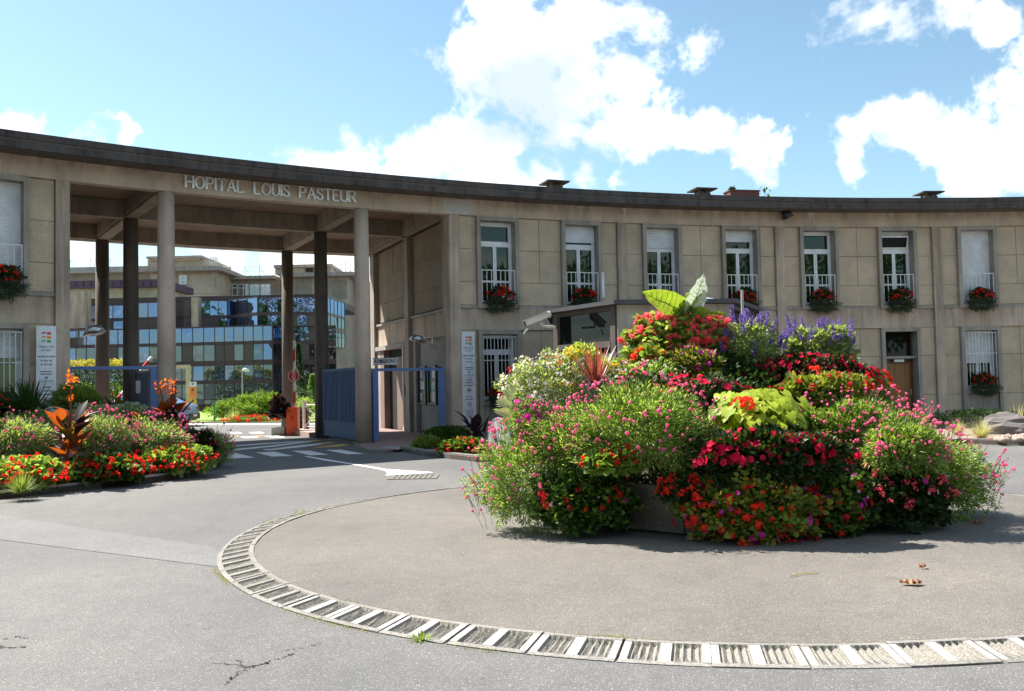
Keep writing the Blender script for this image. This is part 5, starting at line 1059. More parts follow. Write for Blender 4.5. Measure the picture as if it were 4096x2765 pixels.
labs = ['red begonia window box with white sprigs under the first upper window right of the portico', 'red begonia window box under the second upper window behind the booth roof', None, 'red begonia window box under the fourth upper window right of the booth', 'red begonia window box under the fifth upper window, blue spikes below it', 'red begonia window box with white sprigs above the timber door', 'red begonia window box under the closed white shutter at far right']
for i, l_ in enumerate(labs):
    if l_: window_box(wins_r[i], zs_, l_, i, white=i in (0, 4, 5))
window_box(wins_r[0], 1.12, 'red begonia window box under the barred ground floor window beside the information board', 8, white=False); window_box(wins_r[6], 1.12, 'red begonia window box under the barred ground floor window right of the timber door', 9, white=False)
window_box(wins_l[0] + .004, zs_, 'red begonia window box under the closed shutter at the far left', 10, white=False); window_box(wins_l[0] + .002, 1.12, 'red geranium window box under the barred window behind the yucca', 11, white=False)

# ------------------------------------------------------------------ the flower planter
PX, PY, PR = 2.5, 10.95, 2.05; ZI = .042
plr = thing('planter', 'low round grey concrete planter made of flared panels in the middle of the island', 'planter', (PX, PY, ZI))
NPn = 12
for k in range(NPn):
    a1, a2 = 2 * pi * k / NPn + .1, 2 * pi * (k + 1) / NPn + .1; am = (a1 + a2) / 2; hw = PR * math.tan(pi / NPn)
    q = MB(); e = .006
    vs = [(-hw * .93 + e, PR * .93, .02), (hw * .93 - e, PR * .93, .02), (hw - e, PR, .5), (-hw + e, PR, .5), (-hw * .93 + e, PR * .93 - .12, .02), (hw * .93 - e, PR * .93 - .12, .02), (hw - e, PR - .12, .5), (-hw + e, PR - .12, .5)]
    q.add(vs, [(0, 3, 2, 1), (4, 5, 6, 7), (3, 7, 6, 2), (0, 1, 5, 4), (0, 4, 7, 3), (1, 2, 6, 5)]); put('panel', q.mesh('panel', 'planter_concrete'), plr, TR((PX, PY, ZI)) @ RZ(am - pi / 2) )
def zdome(rho): return ZI + .42 + 1.42 * (1 - (min(rho, 2.0) / 2.0) ** 1.7)
vs = []; NR = 10; nn = 36
for i in range(NR + 1):
    for j in range(nn): rho = 1.95 * i / NR; th = 2 * pi * j / nn; vs.append((PX + rho * math.cos(th), PY + rho * math.sin(th), zdome(rho) - .1 + random.uniform(-.02, .02)))
put('soil_mound', MB().add(vs, [(i * nn + j, (i + 1) * nn + j, (i + 1) * nn + (j + 1) % nn, i * nn + (j + 1) % nn) for i in range(NR) for j in range(nn)]).mesh('soil_mound', 'soil', True), plr)
n_ = 15000; rho_ = 2.0 * np.sqrt(RNG.random(n_)); th_ = RNG.uniform(0, 2 * pi, n_); zz_ = np.array([zdome(r_) for r_ in rho_]) + RNG.uniform(-.12, .10, n_)
pos_ = np.stack([PX + rho_ * np.cos(th_), PY + rho_ * np.sin(th_), zz_], 1); dir_ = np.stack([np.cos(th_), np.sin(th_), .6 + 0 * th_], 1) + RNG.normal(0, .6, (n_, 3))
gc_ = put('underplanting', scatter_mesh('underplanting', pos_, dir_, .085 * RNG.uniform(.6, 1.2, n_), 'leaf_dark'), None); gc_['kind'] = 'stuff'; tag(gc_, 'dense dark green underplanting filling the planter between the flowers', 'ground cover')
def Mn(px, py, Yfb=10.5):
    d = ray(px, py); t = 5.
    while t < 13:
        p = d * t + Vector((0, 0, H0)); rho = math.hypot(p.x - PX, p.y - PY)
        if rho < 2.05 and p.z < zdome(rho) + .12: return p
        if p.y > PY + .3: break
        t += .02
    return A(px, py, Yfb)
def box_c(x1, x2, y1, y2, Y=None, push=.12, grow=1.16):
    cx, cy = (x1 + x2) / 2, (y1 + y2) / 2; p = A(cx, cy, Y) if Y else Mn(cx, cy); m_ = p.y / FPX
    return p + Vector((0, push, 0)), (x2 - x1) / 2 * m_ * grow, (y2 - y1) / 2 * m_ * grow
def bed(name, label, cat, bxs, nleaf, size, mat, V=LEAF_V, F=LEAF_F, fl=(), Y=None, dy=.5, **k):
    c, rx, rz = box_c(*bxs, Y=Y, grow=k.pop('grow', 1.12)); kw = dict(inner=.5, up=-.8, lump=.3); kw.update(k)
    return plant(name, label, cat, c, (rx, max(.2, min(rx, rz * 1.3) * dy * 1.4), rz), nleaf, size, mat, V, F, flowers=[(f[0], f[1], None, None, f[2] if len(f) > 2 else {}) for f in fl], **kw)
def P1(x1, x2, y1, y2): return (1900 + x1 / 1.3645, 1900 + x2 / 1.3645, 1050 + y1 / 1.3645, 1050 + y2 / 1.3645)
def Q1(x1, x2, y1, y2): return (2800 + x1 / 1.4267, 2800 + x2 / 1.4267, 1150 + y1 / 1.4267, 1150 + y2 / 1.4267)
bed('begonia', 'coral pink begonia bush crowning the planter under the giant leaves', 'begonia', P1(830, 1370, 290, 590), 2400, .09, 'leaf_green', ROUND_V, ROUND_F, [('begonia', 290, dict(sc=1.3))], grow=1.0, Y=10.6, mat2='leaf_light')
bed('geranium', 'scarlet geraniums below the coral begonia, left side', 'geranium', P1(850, 1070, 470, 620), 700, .07, 'leaf_green', ROUND_V, ROUND_F, [('geranium', 45)], Y=10.2, mat2='leaf_yellow')
bed('petunia', 'magenta petunias among yellow-green foliage under the coral begonia', 'petunia', P1(1060, 1330, 480, 660), 1500, .055, 'leaf_yellow', LEAF_V, LEAF_F, [('petunia', 26, dict(sc=1.2))], Y=10.0, mat2='leaf_dark')
bed('blue_salvia', 'blue salvia with violet spikes, left clump behind the crimson flowers', 'salvia', Q1(110, 450, 215, 560), 3400, .07, 'leaf_light', LEAF_V, LEAF_F, [('spike', 44, dict(up=-.1, stems=.05))], Y=10.6, mat2='leaf_silver')
bed('blue_salvia', 'blue salvia with violet spikes, right clump below the upper windows', 'salvia', Q1(515, 905, 235, 480), 3600, .07, 'leaf_light', LEAF_V, LEAF_F, [('spike', 44, dict(up=-.1, stems=.05))], Y=10.8, mat2='leaf_silver', grow=1.0)
bed('impatiens', 'crimson impatiens bank beneath the blue salvia', 'impatiens', Q1(330, 960, 395, 590), 2300, .07, 'leaf_deep', LEAF_V, LEAF_F, [('impatiens', 290, dict(sc=1.2))], Y=10.3, mat2='leaf_dark')
bed('geranium', 'loose red geraniums at the right shoulder of the planter before the timber door', 'geranium', Q1(930, 1100, 520, 710), 800, .055, 'leaf_green', LEAF_V, LEAF_F, [('geranium', 60, dict(stems=.1))], Y=10.7)
bed('geranium', 'scarlet geraniums with yellow-green leaves above the lime vine', 'geranium', Q1(480, 960, 510, 690), 1500, .06, 'leaf_green', ROUND_V, ROUND_F, [('geranium', 40, dict(stems=.06))], Y=9.9, mat2='leaf_yellow')
bed('impatiens', 'dark leafed crimson impatiens in the centre left of the lime vine', 'impatiens', P1(990, 1500, 650, 880), 2200, .07, 'leaf_dark', LEAF_V, LEAF_F, [('impatiens', 220, dict(sc=1.3))], Y=9.6, mat2='leaf_grey_green')
bed('yellow_coreopsis', 'yellow daisy-like flowers behind the bronze spiky leaves', 'coreopsis', P1(505, 680, 455, 600), 600, .06, 'leaf_light', LEAF_V, LEAF_F, [('yellow', 60, dict(sc=1.1))], Y=10.3); bed('yellow_coreopsis', 'small group of yellow daisy flowers right of the bronze spiky leaves', 'coreopsis', P1(670, 780, 530, 620), 300, .06, 'leaf_light', LEAF_V, LEAF_F, [('yellow', 24, dict(sc=1.1))], Y=10.1)
blades('red_cordyline', 'bronze red spiky cordyline beside the yellow daisies', 'cordyline', A(2385, 1530, 9.75), 46, .55, .03, 'leaf_bronze', .95, stiff=.15, parts=True)
bed('white_euphorbia', 'frothy white flowering mound with red flecks at the left top of the planter', 'euphorbia', P1(180, 600, 540, 900), 4200, .055, 'leaf_light', LEAF_V, LEAF_F, [('white', 299, dict(sc=2.0)), ('red_small', 50)], Y=10.2, mat2='leaf_silver')
bed('white_euphorbia', 'white flowering sprigs in the centre behind the pink pompons', 'euphorbia', P1(760, 1130, 560, 720), 1700, .06, 'leaf_light', LEAF_V, LEAF_F, [('white', 200, dict(sc=1.8)), ('impatiens', 14)], Y=9.9, mat2='leaf_green')
GV = LANCE_V
def gom(label, bxs, nleaf, nfl, Y, **k):
    return bed('globe_amaranth', label, 'globe amaranth', bxs, int(nleaf * 1.15), .064, 'leaf_light', GV, LEAF_F, [('pompom', min(299, int(nfl * 1.7)), dict(stems=.17, sc=.92, up=-.6))], Y=Y, mat2='leaf_green', inner=.35, lump=.35, **k)
gom('pink pompon globe amaranth filling the left front of the planter', P1(560, 1260, 700, 1180), 9500, 200, 9.1, zmin=.25)
gom('pink pompon globe amaranth spilling over the far left edge of the planter', P1(40, 620, 930, 1470), 9000, 190, 9.6)
gom('pink pompon globe amaranth left of centre under the white mound', P1(330, 760, 840, 1180), 4500, 90, 9.3, zmin=.25)
gom('pink pompon globe amaranth covering the right front over the crimson flowers', Q1(960, 1420, 760, 1120), 5200, 110, 9.0, zmin=.25, grow=1.0)
gom('pink pompon globe amaranth arching over the right side of the planter', Q1(560, 1300, 650, 980), 7500, 130, 9.6, zmin=.25, grow=1.0)
gom('pink pompon globe amaranth spilling low at the far right edge of the planter', Q1(1040, 1680, 860, 1350), 8000, 130, 9.9, grow=1.0)
bed('magenta_petunia', 'magenta petunias hanging below the white mound at the far left', 'petunia', P1(205, 350, 760, 960), 500, .05, 'leaf_green', LEAF_V, LEAF_F, [('petunia', 34, dict(sc=1.1))], Y=9.5)
bed('ivy_geranium', 'dark green ivy geranium with sparse red flowers at the lower left front', 'geranium', P1(340, 880, 1130, 1490), 5600, .065, 'leaf_dark', ROUND_V, ROUND_F, [('geranium', 40), ('petunia_pale', 22), ('petunia', 8)], grow=.98, Y=9.15, mat2='leaf_green')
bed('begonia', 'deep red begonias low in the centre of the pink pompons', 'begonia', P1(630, 870, 1040, 1160), 500, .07, 'leaf_green', ROUND_V, ROUND_F, [('begonia_red', 34, dict(sc=1.2))], Y=8.75)
bed('fine_shrub', 'fine grey-green shrub between the pompons and the red impatiens', 'shrub', P1(1150, 1540, 930, 1180), 3200, .04, 'leaf_grey_green', LEAF_V, LEAF_F, [('orange', 30, dict(sc=.6))], Y=8.9, mat2='leaf_dark')
bed('ivy_geranium', 'red ivy geranium hanging over the bare concrete panels', 'geranium', P1(1010, 1260, 1160, 1330), 700, .055, 'leaf_dark', ROUND_V, ROUND_F, [('geranium', 50)], grow=.9, Y=8.8, zmin=.42)
bed('impatiens', 'bright crimson impatiens mound at the front right of the planter', 'impatiens', Q1(60, 800, 850, 1110), 3200, .085, 'leaf_deep', LEAF_V, LEAF_F, [('impatiens', 300, dict(sc=1.4))], Y=8.62, mat2='leaf_dark')
bed('trailing_geranium', 'scarlet geranium and magenta petunia trailing to the ground at the front', 'geranium', Q1(-10, 640, 1090, 1475), 5200, .055, 'leaf_green', ROUND_V, ROUND_F, [('geranium', 170, dict(up=-.7, sc=.95)), ('petunia', 60, dict(up=-.8, sc=1.15))], grow=1.14, lump=.6, Y=8.7, zmin=.06, mat2='leaf_yellow')
bed('trailing_geranium', 'dark trailing geranium with magenta petunias at the right front', 'geranium', Q1(520, 960, 1060, 1430), 4200, .055, 'leaf_dark', ROUND_V, ROUND_F, [('petunia', 28, dict(sc=1.2)), ('geranium', 60, dict(up=-.6)), ('petunia_pale', 12, dict(up=-.6))], grow=1.1, Y=8.95, zmin=.06, mat2='leaf_green')
bed('trailing_geranium', 'dark foliage with rose geraniums low on the right of the planter', 'geranium', Q1(900, 1420, 1000, 1390), 4800, .055, 'leaf_deep', ROUND_V, ROUND_F, [('geranium_pink', 80), ('petunia_pale', 10), ('petunia', 5)], Y=9.1, mat2='leaf_dark')
bed('impatiens', 'crimson impatiens half hidden in the right-hand amaranth', 'impatiens', Q1(1010, 1250, 850, 1010), 700, .07, 'leaf_deep', LEAF_V, LEAF_F, [('impatiens', 50, dict(sc=1.2))], Y=9.15)
# lime sweet potato vine: each large leaf a part
c, rx, rz = box_c(*Q1(80, 600, 560, 860), Y=9.25, grow=.92); lm = thing('sweet_potato_vine', 'lime green sweet potato vine cascading in the centre right of the planter', 'vine', (c.x, c.y, .6)); hl = [heart_leaf(.125, 'leaf_lime' if k < 4 else 'leaf_lime_dark', .15, k) for k in range(6)]
pos, d, _ = shell(299, c, (rx, .42, rz), .6, -.6, .4)
for i in range(len(pos)):
    dd = Vector(d[i]); out = Vector((dd.x * .8 + random.uniform(-.3, .3), -abs(dd.y) * .7 - .45, -.35 + random.uniform(-.3, .3))); nrm = Vector((dd.x * .5, -.55 + random.uniform(-.3, .2), .9)); yv = (out - nrm * out.dot(nrm) / nrm.length_squared).normalized(); nz_ = nrm.normalized(); xv = yv.cross(nz_)
    Tm = Matrix(((xv.x, yv.x, nz_.x, 0), (xv.y, yv.y, nz_.y, 0), (xv.z, yv.z, nz_.z, 0), (0, 0, 0, 1))); put('leaf', random.choice(hl), lm, TR(pos[i]) @ Tm @ Matrix.Scale(random.uniform(.6, 1.15), 4))
add_flowers(lm, 'geranium', 12, A(2980, 1622, 8.95), (.13, .06, .06), sc=1.0)
# variegated hosta leaves at the left edge
hst = thing('variegated_hosta', 'pale variegated leaves poking out at the left edge of the planter', 'hosta', A(2030, 1700, 9.9))
for px, py, an, ln in ((2060, 1590, 2.6, .16), (2050, 1620, 2.9, .19), (2050, 1650, 3.1, .2), (2060, 1680, 3.3, .19), (2065, 1573, 2.2, .13)):
    p = A(px, py, 9.9); put('leaf', big_leaf(ln, ln * .5, 'leaf_hosta', .25, .2), hst, TR(p) @ Matrix.Rotation(-an + pi / 2, 4, 'Y') @ Matrix.Rotation(0, 4, 'X') @ Matrix.Rotation(pi / 2, 4, 'X') @ RZ(0))
# giant elephant ear leaves
ee = thing('elephant_ear', 'giant elephant ear plant with silver and yellow-edged leaves on top of the planter', 'elephant ear', A(2735, 1290, 10.7))
def ear(pb, pt, w, mat, roll, seed, fold=.35, depth=.1):
    pb, pt = A(*pb, 10.7), A(*pt, 10.7 - depth); v_ = pt - pb; l = v_.length; y = v_.normalized(); z0 = Vector((math.sin(roll), -math.cos(roll), .15)); z = (z0 - y * z0.dot(y)).normalized(); x = y.cross(z)
    mb = MB(); n_ = 12; vs = []; mats_ = [mat, 'leaf_yellow']; rr = random.Random(seed)
    for i in range(n_ + 1):
        t_ = i / n_; ww = w * (.5 * math.sin(pi * min(1., t_ * .9 + .12)) ** .75 if t_ < 1 else 0)
        for j, s_ in enumerate((-1, -.66, -.33, 0, .33, .66, 1)): vs.append((ww * s_, l * t_ - .12 * l * abs(s_) * (1 - t_), fold * abs(s_) * ww + .018 * math.sin(i * 2.4 + j) * abs(s_) - .15 * l * t_ * t_ + rr.uniform(-.006, .006)))
    fs = [(a_ * 7 + j, a_ * 7 + j + 1, (a_ + 1) * 7 + j + 1, (a_ + 1) * 7 + j) for a_ in range(n_) for j in range(6)]
    mb.add(vs, fs); mb.m = [1 if (f[0] % 7 in (0, 5) and rr.random() < .35 and mat == 'ear_leaf') else 0 for f in fs]
    Tm = TR(pb) @ Matrix(((x.x, y.x, z.x, 0), (x.y, y.y, z.y, 0), (x.z, y.z, z.z, 0), (0, 0, 0, 1))); put('leaf', mb.mesh('leaf', mats_, True), ee, Tm)
    rb_ = MB().tube([(0, 0, -.004), (0, l * .5, -.04 * l - .004), (0, l * .95, -.14 * l)], [.008, .005, .002], 5)
    for i in range(1, 9):
        t_ = i / 10; ww = w * .5 * math.sin(pi * min(1., (t_ + .1) * .9 + .12)) ** .75 * .9
        for sg in (-1, 1): rb_.tube([(0, l * t_, -.15 * l * t_ * t_ - .002), (sg * ww * .5, l * (t_ + .02), fold * .5 * ww - .15 * l * t_ * t_ + .002), (sg * ww, l * (t_ + .07), fold * ww - .15 * l * (t_ + .07) ** 2 + .004)], [.004, .003, .0015], 4)
    put('leaf_rib', rb_.mesh('leaf_rib', 'leaf_yellow' if mat == 'ear_leaf' else 'fl_white'), ee, Tm)
ear((2757, 1250), (2826, 1103), .26, 'ear_silver', .5, 1, .3, .15); ear((2745, 1240), (2810, 1118), .22, 'ear_leaf', -.9, 2, .3, .0)
ear((2745, 1250), (2585, 1168), .30, 'ear_leaf', -.3, 3, .25, .3); ear((2770, 1262), (2842, 1246), .17, 'ear_leaf', .5, 4, .4, .2); ear((2840, 1254), (2912, 1258), .07, 'ear_leaf', .3, 5, .4, .1); ear((2735, 1262), (2737, 1200), .16, 'ear_leaf', .1, 6, .2, .1)
put('stalks', MB().tube([A(2740, 1340, 10.7), A(2750, 1250, 10.7)], .015, 6).tube([A(2730, 1340, 10.7), A(2745, 1250, 10.7)], .015, 6).tube([A(2760, 1330, 10.7), A(2770, 1262, 10.7), A(2840, 1254, 10.7)], .01, 6).mesh('stalks', 'leaf_yellow'), ee)
# litter round the planter and on the island
def litter(px, py, L_, lab, rot=0.):
    p = G(px, py, ZI); mb = MB(); rr = random.Random(int(px)); vs = []
    for i in range(9):
        t_ = i / 8; w_ = L_ * .2 * math.sin(pi * t_) + .004
        for s_ in (-1, 0, 1): vs.append(((t_ - .5) * L_, s_ * w_ + .012 * math.sin(i), .008 + abs(s_) * .028 * abs(math.sin(i * 1.4 + s_)) + rr.uniform(0, .015)))
    tag(put('dry_leaf', mb.add(vs, [(a_ * 3 + j, a_ * 3 + j + 1, (a_ + 1) * 3 + j + 1, (a_ + 1) * 3 + j) for a_ in range(8) for j in range(2)]).mesh('dry_leaf', 'dry_leaf'), None, TR(p) @ RZ(rot)), lab, 'leaf')
litter(3645, 2342, .17, 'large curled brown leaf lying on the island near the right kerb', .05); litter(3690, 2276, .07, 'small curled brown leaf above the large one on the island', .5); litter(2880, 2172, .12, 'curled brown leaf under the trailing flowers in front', .2); litter(2790, 2168, .1, 'tan dry leaf on the shadowed ground by the concrete panel', -.4); litter(3915, 2096, .16, 'yellowish dry leaf in the shade at the right edge of the flowers', -.15)
tw = MB().tube([G(3160, 2306, ZI + .01), G(3200, 2296, ZI + .012), G(3280, 2291, ZI + .01)], .004, 4); tag(put('twig', tw.mesh('twig', 'grass_pale'), None), 'thin pale twig lying on the island in front of the planter', 'twig')
mb = MB()
for i in range(260):
    a = random.uniform(0, 6.28); r = random.choice([PR + random.uniform(-.1, .7)] * 2 + [random.uniform(2.2, 4.4)]); x, y = PX + r * math.cos(a), PY + r * math.sin(a)
    if math.hypot(x - IX, y - IY) > 4.4: continue
    q = random.uniform(.006, .018); th = random.uniform(0, 3); mb.add([(x + q * math.cos(th), y + q * math.sin(th), ZI + .006), (x - q * .5, y + q * .6, ZI + .003), (x - q * math.cos(th), y - q * math.sin(th), ZI + .01), (x + q * .4, y - q * .5, ZI + .004)], [(0, 1, 2, 3)])
o = put('fallen_petals', mb.mesh('fallen_petals', 'dry_leaf'), None); o['kind'] = 'stuff'; tag(o, 'scattered fallen petals and bits of dry leaf around the planter', 'litter')
# moss and weeds along the ring
mb = MB(); pos = []
for a_c, wd, r0, n_ in ((4.25, .10, 5.02, 200), (3.85, .12, 5.02, 160), (3.45, .05, 4.66, 120), (3.6, .06, 5.02, 70), (3.9, .06, 4.66, 60), (4.9, .05, 5.04, 60), (3.1, .05, 4.66, 50)):
    for i in range(n_): a = random.gauss(a_c, wd * .5); r = r0 + random.gauss(0, .02); pos.append((IX + r * math.sin(a), IY + r * math.cos(a), (.0 if r0 > 4.8 else .04)))
pos = np.array(pos); o = put('moss', scatter_mesh('moss', pos, RNG.normal(0, .6, pos.shape) + [0, 0, .8], .02 * RNG.uniform(.5, 1.5, len(pos)), 'leaf_yellow', LANCE_V), None); o['kind'] = 'stuff'; tag(o, 'yellow-green moss and weeds in the joints along the kerb ring', 'moss')

# ------------------------------------------------------------------ beds along the building
LB = [G(-260, 2020), G(0, 1998), G(229, 1973), G(574, 1936), G(746, 1910), G(861, 1881), G(905, 1840), G(890, 1800), pol(C1 - .002, -.35), pol(PL - .004, -.05), pol(PL - .3, -.05)]
slab('left_bed_soil', LB, -.02, .10, 'soil')
def kerb_line(pts, w=.13, h=.13, nm='kerb', stone=.9):
    kr = struct(nm, MB().add([(pts[0].x, pts[0].y, -.02), (pts[1].x, pts[1].y, -.02), (pts[1].x + .01, pts[1].y, -.02)], [(0, 1, 2)]), 'kerb_mat'); 
    for p, q in zip(pts, pts[1:]):
        d = q - p; n_ = max(1, round(d.length / stone)); ang = math.atan2(d.y, d.x)
        for k in range(n_):
            l = d.length / n_; me_ = bx(.006, l - .006, 0, w, -.02, h).mesh('kerb_stone', 'kerb_mat'); put('kerb_stone', me_, kr, TR((p.x, p.y, random.uniform(-.004, .004))) @ RZ(ang) @ TR((k * l, 0, 0)))
kerb_line([Vector((p.x, p.y, 0)) for p in LB[:8]], nm='left_bed_kerb')
def Lc(x, y): return (x / 1.743, 1150 + y / 1.743)
def lbed(name, label, cat, x1, x2, y1, y2, Y, nleaf, size, mat, V=LEAF_V, F=LEAF_F, fl=(), dy=.8, **k):
    a_, b_ = Lc(x1, y1); c_, d_ = Lc(x2, y2); cx, cz = (a_ + c_) / 2, (b_ + d_) / 2; p = A(cx, cz, Y); m_ = Y / FPX; kw = dict(inner=.3, up=-.6, lump=.3, zmin=.1); kw.update(k)
    rx, rz = (c_ - a_) / 2 * m_, (d_ - b_) / 2 * m_
    return plant(name, label, cat, p, (rx, min(rx, 1.0) * dy, rz), nleaf, size, mat, V, F, flowers=[(f[0], f[1], None, None, f[2] if len(f) > 2 else {}) for f in fl], **kw)
lbed('red_begonia', 'red begonias along the kerb at the left end of the left bed', 'begonia', -200, 470, 1210, 1420, 14.6, 3000, .09, 'leaf_green', ROUND_V, ROUND_F, [('begonia_red', 200, dict(sc=1.35))], mat2='leaf_light')
lbed('red_begonia', 'red begonias along the kerb in the middle of the left bed', 'begonia', 430, 1000, 1180, 1390, 15.4, 3300, .09, 'leaf_dark', ROUND_V, ROUND_F, [('begonia_red', 230, dict(sc=1.35))], mat2='leaf_green')
lbed('red_begonia', 'red begonias along the kerb at the right end of the left bed', 'begonia', 900, 1460, 1120, 1320, 16.7, 3300, .09, 'leaf_green', ROUND_V, ROUND_F, [('begonia_red', 230, dict(sc=1.35))], mat2='leaf_light')
for x1, x2, y1, y2, Y, nl, nf, lab in ((-120, 340, 930, 1260, 15.6, 4200, 80, 'pink globe amaranth at the far left of the left bed'), (480, 900, 900, 1230, 16.2, 4200, 110, 'pink globe amaranth between the tall cannas of the left bed'), (820, 1290, 930, 1220, 17.0, 4600, 130, 'pink globe amaranth in front of the right canna'), (1320, 1600, 1000, 1270, 18.6, 3200, 60, 'pink globe amaranth overhanging the right tip of the left bed')):
    lbed('globe_amaranth', lab, 'globe amaranth', x1, x2, y1, y2, Y, nl, .10, 'leaf_light', LANCE_V, LEAF_F, [('pompom', int(nf * 1.6), dict(stems=.2, sc=1.15, up=-.5))], mat2='leaf_silver')
lbed('white_lantana', 'orange and white flowered lantana behind the left canna', 'lantana', 60, 420, 860, 1150, 17.2, 3800, .085, 'leaf_light', LEAF_V, LEAF_F, [('orange', 60, dict(sc=1.4)), ('white', 60, dict(sc=1.6))], mat2='leaf_silver')
lbed('white_lantana', 'pale green leafy shrub behind the middle of the left bed', 'shrub', 420, 1000, 830, 1010, 18.2, 3800, .085, 'leaf_light', LEAF_V, LEAF_F, [('white', 60, dict(sc=1.6))], mat2='leaf_silver')
lbed('feather_grass', 'soft light green feathery bush in front of the left pilaster', 'bush', 380, 680, 700, 900, 19.3, 5200, .13, 'grass_blade', LANCE_V, LEAF_F, upb=.8)
lbed('hosta', 'grey-green broad leaves before the blue gate leaf', 'hosta', 820, 1010, 855, 940, 18.4, 420, .17, 'leaf_silver', ROUND_V, ROUND_F)
lbed('dark_shrub', 'dark shrub filling the right tip of the left bed', 'shrub', 1240, 1480, 1010, 1200, 18.3, 2400, .09, 'leaf_deep', ROUND_V, ROUND_F, [('begonia_red', 20, dict(sc=1.2))], mat2='leaf_dark')
lbed('dark_shrub', 'dark leafy shrub with red flowers under the barred left window', 'shrub', -200, 150, 760, 960, 18.5, 2400, .09, 'leaf_deep', ROUND_V, ROUND_F, [('geranium', 20, dict(sc=1.2))], mat2='leaf_dark')
blades('yucca', 'dark spiky yucca in front of the left information board', 'yucca', A(120, 1668, 17.4), 130, 1.05, .075, 'leaf_dark', 1.5, stiff=.3, parts=True)
o = [x_ for x_ in COL.objects if x_.name.startswith('yucca')][0]; py_ = A(120, 1668, 17.4); put('trunk', MB().tube([(py_.x, py_.y, .1), py_], [.09, .08], 8).mesh('trunk', 'trunk'), o)
blades('grass_tuft', 'bright green grass tuft at the left end of the kerb', 'grass', G(40, 1985, .1) + Vector((0, .3, 0)), 320, .42, .012, 'grass_blade', 1.2); blades('fountain_grass', 'pinkish fountain grass right of the middle in the left bed', 'grass', A(700, 1770, 17.2) , 90, .55, .012, 'leaf_bronze', 1.0)
def canna(px, py, Y, h, nl, lab, stalks, s_=1., sd=0, lm_=('leaf_canna', 'leaf_canna', 'leaf_canna_green', 'leaf_purple')):
    b_ = A(px, py, Y); root = thing('canna', lab, 'canna', b_); rr = random.Random(sd)
    for i in range(nl):
        th = i * 2.4 + rr.uniform(-.3, .3); zz = -.15 + .65 * h * rr.random(); el = rr.uniform(.15, 1.0); ox, oy = rr.choice([(-.14, .05), (.0, .0), (.15, -.04), (.05, .15)]); me_ = big_leaf(.46 * s_ * rr.uniform(.7, 1.1), .20 * s_ * rr.uniform(.8, 1.1), rr.choice(lm_), rr.uniform(.05, .45), .3, seed=i)
        d = Vector((math.cos(th) * math.sin(el), math.sin(th) * math.sin(el), math.cos(el))); n_ = Vector((-math.cos(th) * math.cos(el), -math.sin(th) * math.cos(el), math.sin(el))); x = d.cross(n_)
        Tm = TR(b_ + Vector((ox + math.cos(th) * .05, oy + math.sin(th) * .05, zz))) @ Matrix(((x.x, d.x, n_.x, 0), (x.y, d.y, n_.y, 0), (x.z, d.z, n_.z, 0), (0, 0, 0, 1))); put('leaf', me_, root, Tm)
    for (sx, sy, r) in stalks:
        t_ = A(sx, sy, Y); put('stalk', MB().tube([b_ - Vector((0, 0, .2)), b_.lerp(t_, .5) + Vector((.02, 0, 0)), t_], [.022, .016, .01], 6).mesh('stalk', 'stem_red'), root)
        k = MB(); rq = random.Random(int(sx))
        for i in range(34):
            c_ = t_ + Vector((rq.gauss(0, r * .42), rq.gauss(0, r * .4), rq.gauss(0, r * .5))); d = Vector((rq.gauss(0, 1), rq.gauss(0, 1), rq.gauss(.3, 1))).normalized(); a_ = d.cross(Vector((0, .3, 1))).normalized(); q = r * rq.uniform(.28, .45)
            k.add([c_, c_ + d * q + a_ * q * .5, c_ + d * q * 1.7, c_ + d * q - a_ * q * .5], [(0, 1, 2, 3)])
        put('flower_head', k.mesh('flower_head', 'fl_orange'), root)
canna(270, 1800, 15.3, 1.0, 27, 'tall canna with bronze leaves and single orange bloom at left', [(282, 1515, .12), (285, 1597, .06)], 1.05, 1)
canna(680, 1735, 17.6, .9, 25, 'tall canna with bronze leaves and three orange blooms by the left front column', [(640, 1555, .13), (690, 1535, .08), (683, 1570, .11), (705, 1520, .02)], 1.1, 2)
canna(545, 1735, 17.2, .5, 9, 'short bronze canna shoot left of the three-bloom canna', [], .85, 3)
canna(450, 1640, 20.5, .5, 6, 'small orange canna bloom between the left columns', [(450, 1572, .06)], .8, 4)
# right bed by the portico corner
RBp = [G(1600, 1806), G(1700, 1825), G(1905, 1848), G(2150, 1855), Vector((3.5, 18.2, 0)), Vector((8, 18.9, 0)), G(3850, 1775), G(4014, 1781), G(4400, 1792), pol(A0 + 4.4 * B, -.04), pol(A0 + 3 * B, -.04), pol(A0 + 2 * B, -.04), pol(A0 + B, -.04), pol(A0 + .003, -.04), G(1610, 1793)]
slab('right_bed', RBp, -.02, .09, 'gravel'); kerb_line([Vector((p.x, p.y, 0)) for p in RBp[:9]], w=.13, nm='right_bed_kerb')
def Rc(x, y): return (1450 + x / 2.614, 1250 + y / 2.614)
def rbed(name, label, cat, x1, x2, y1, y2, Y, nleaf, size, mat, V=LEAF_V, F=LEAF_F, fl=(), dy=.8, **k):
    a_, b_ = Rc(x1, y1); c_, d_ = Rc(x2, y2); p = A((a_ + c_) / 2, (b_ + d_) / 2, Y); m_ = Y / FPX; rx, rz = (c_ - a_) / 2 * m_, (d_ - b_) / 2 * m_; kw = dict(inner=.3, up=-.6, zmin=.08); kw.update(k)
    return plant(name, label, cat, p, (rx, min(rx, 1.0) * dy, rz), nleaf, size, mat, V, F, flowers=[(f[0], f[1], None, None, f[2] if len(f) > 2 else {}) for f in fl], **kw)
rbed('box_hedge', 'low dark clipped box hedge at the foot of the corner pilaster', 'hedge', 620, 1140, 1190, 1400, 23.5, 6500, .06, 'leaf_dark', mat2='leaf_green', lump=.08, dy=.5)
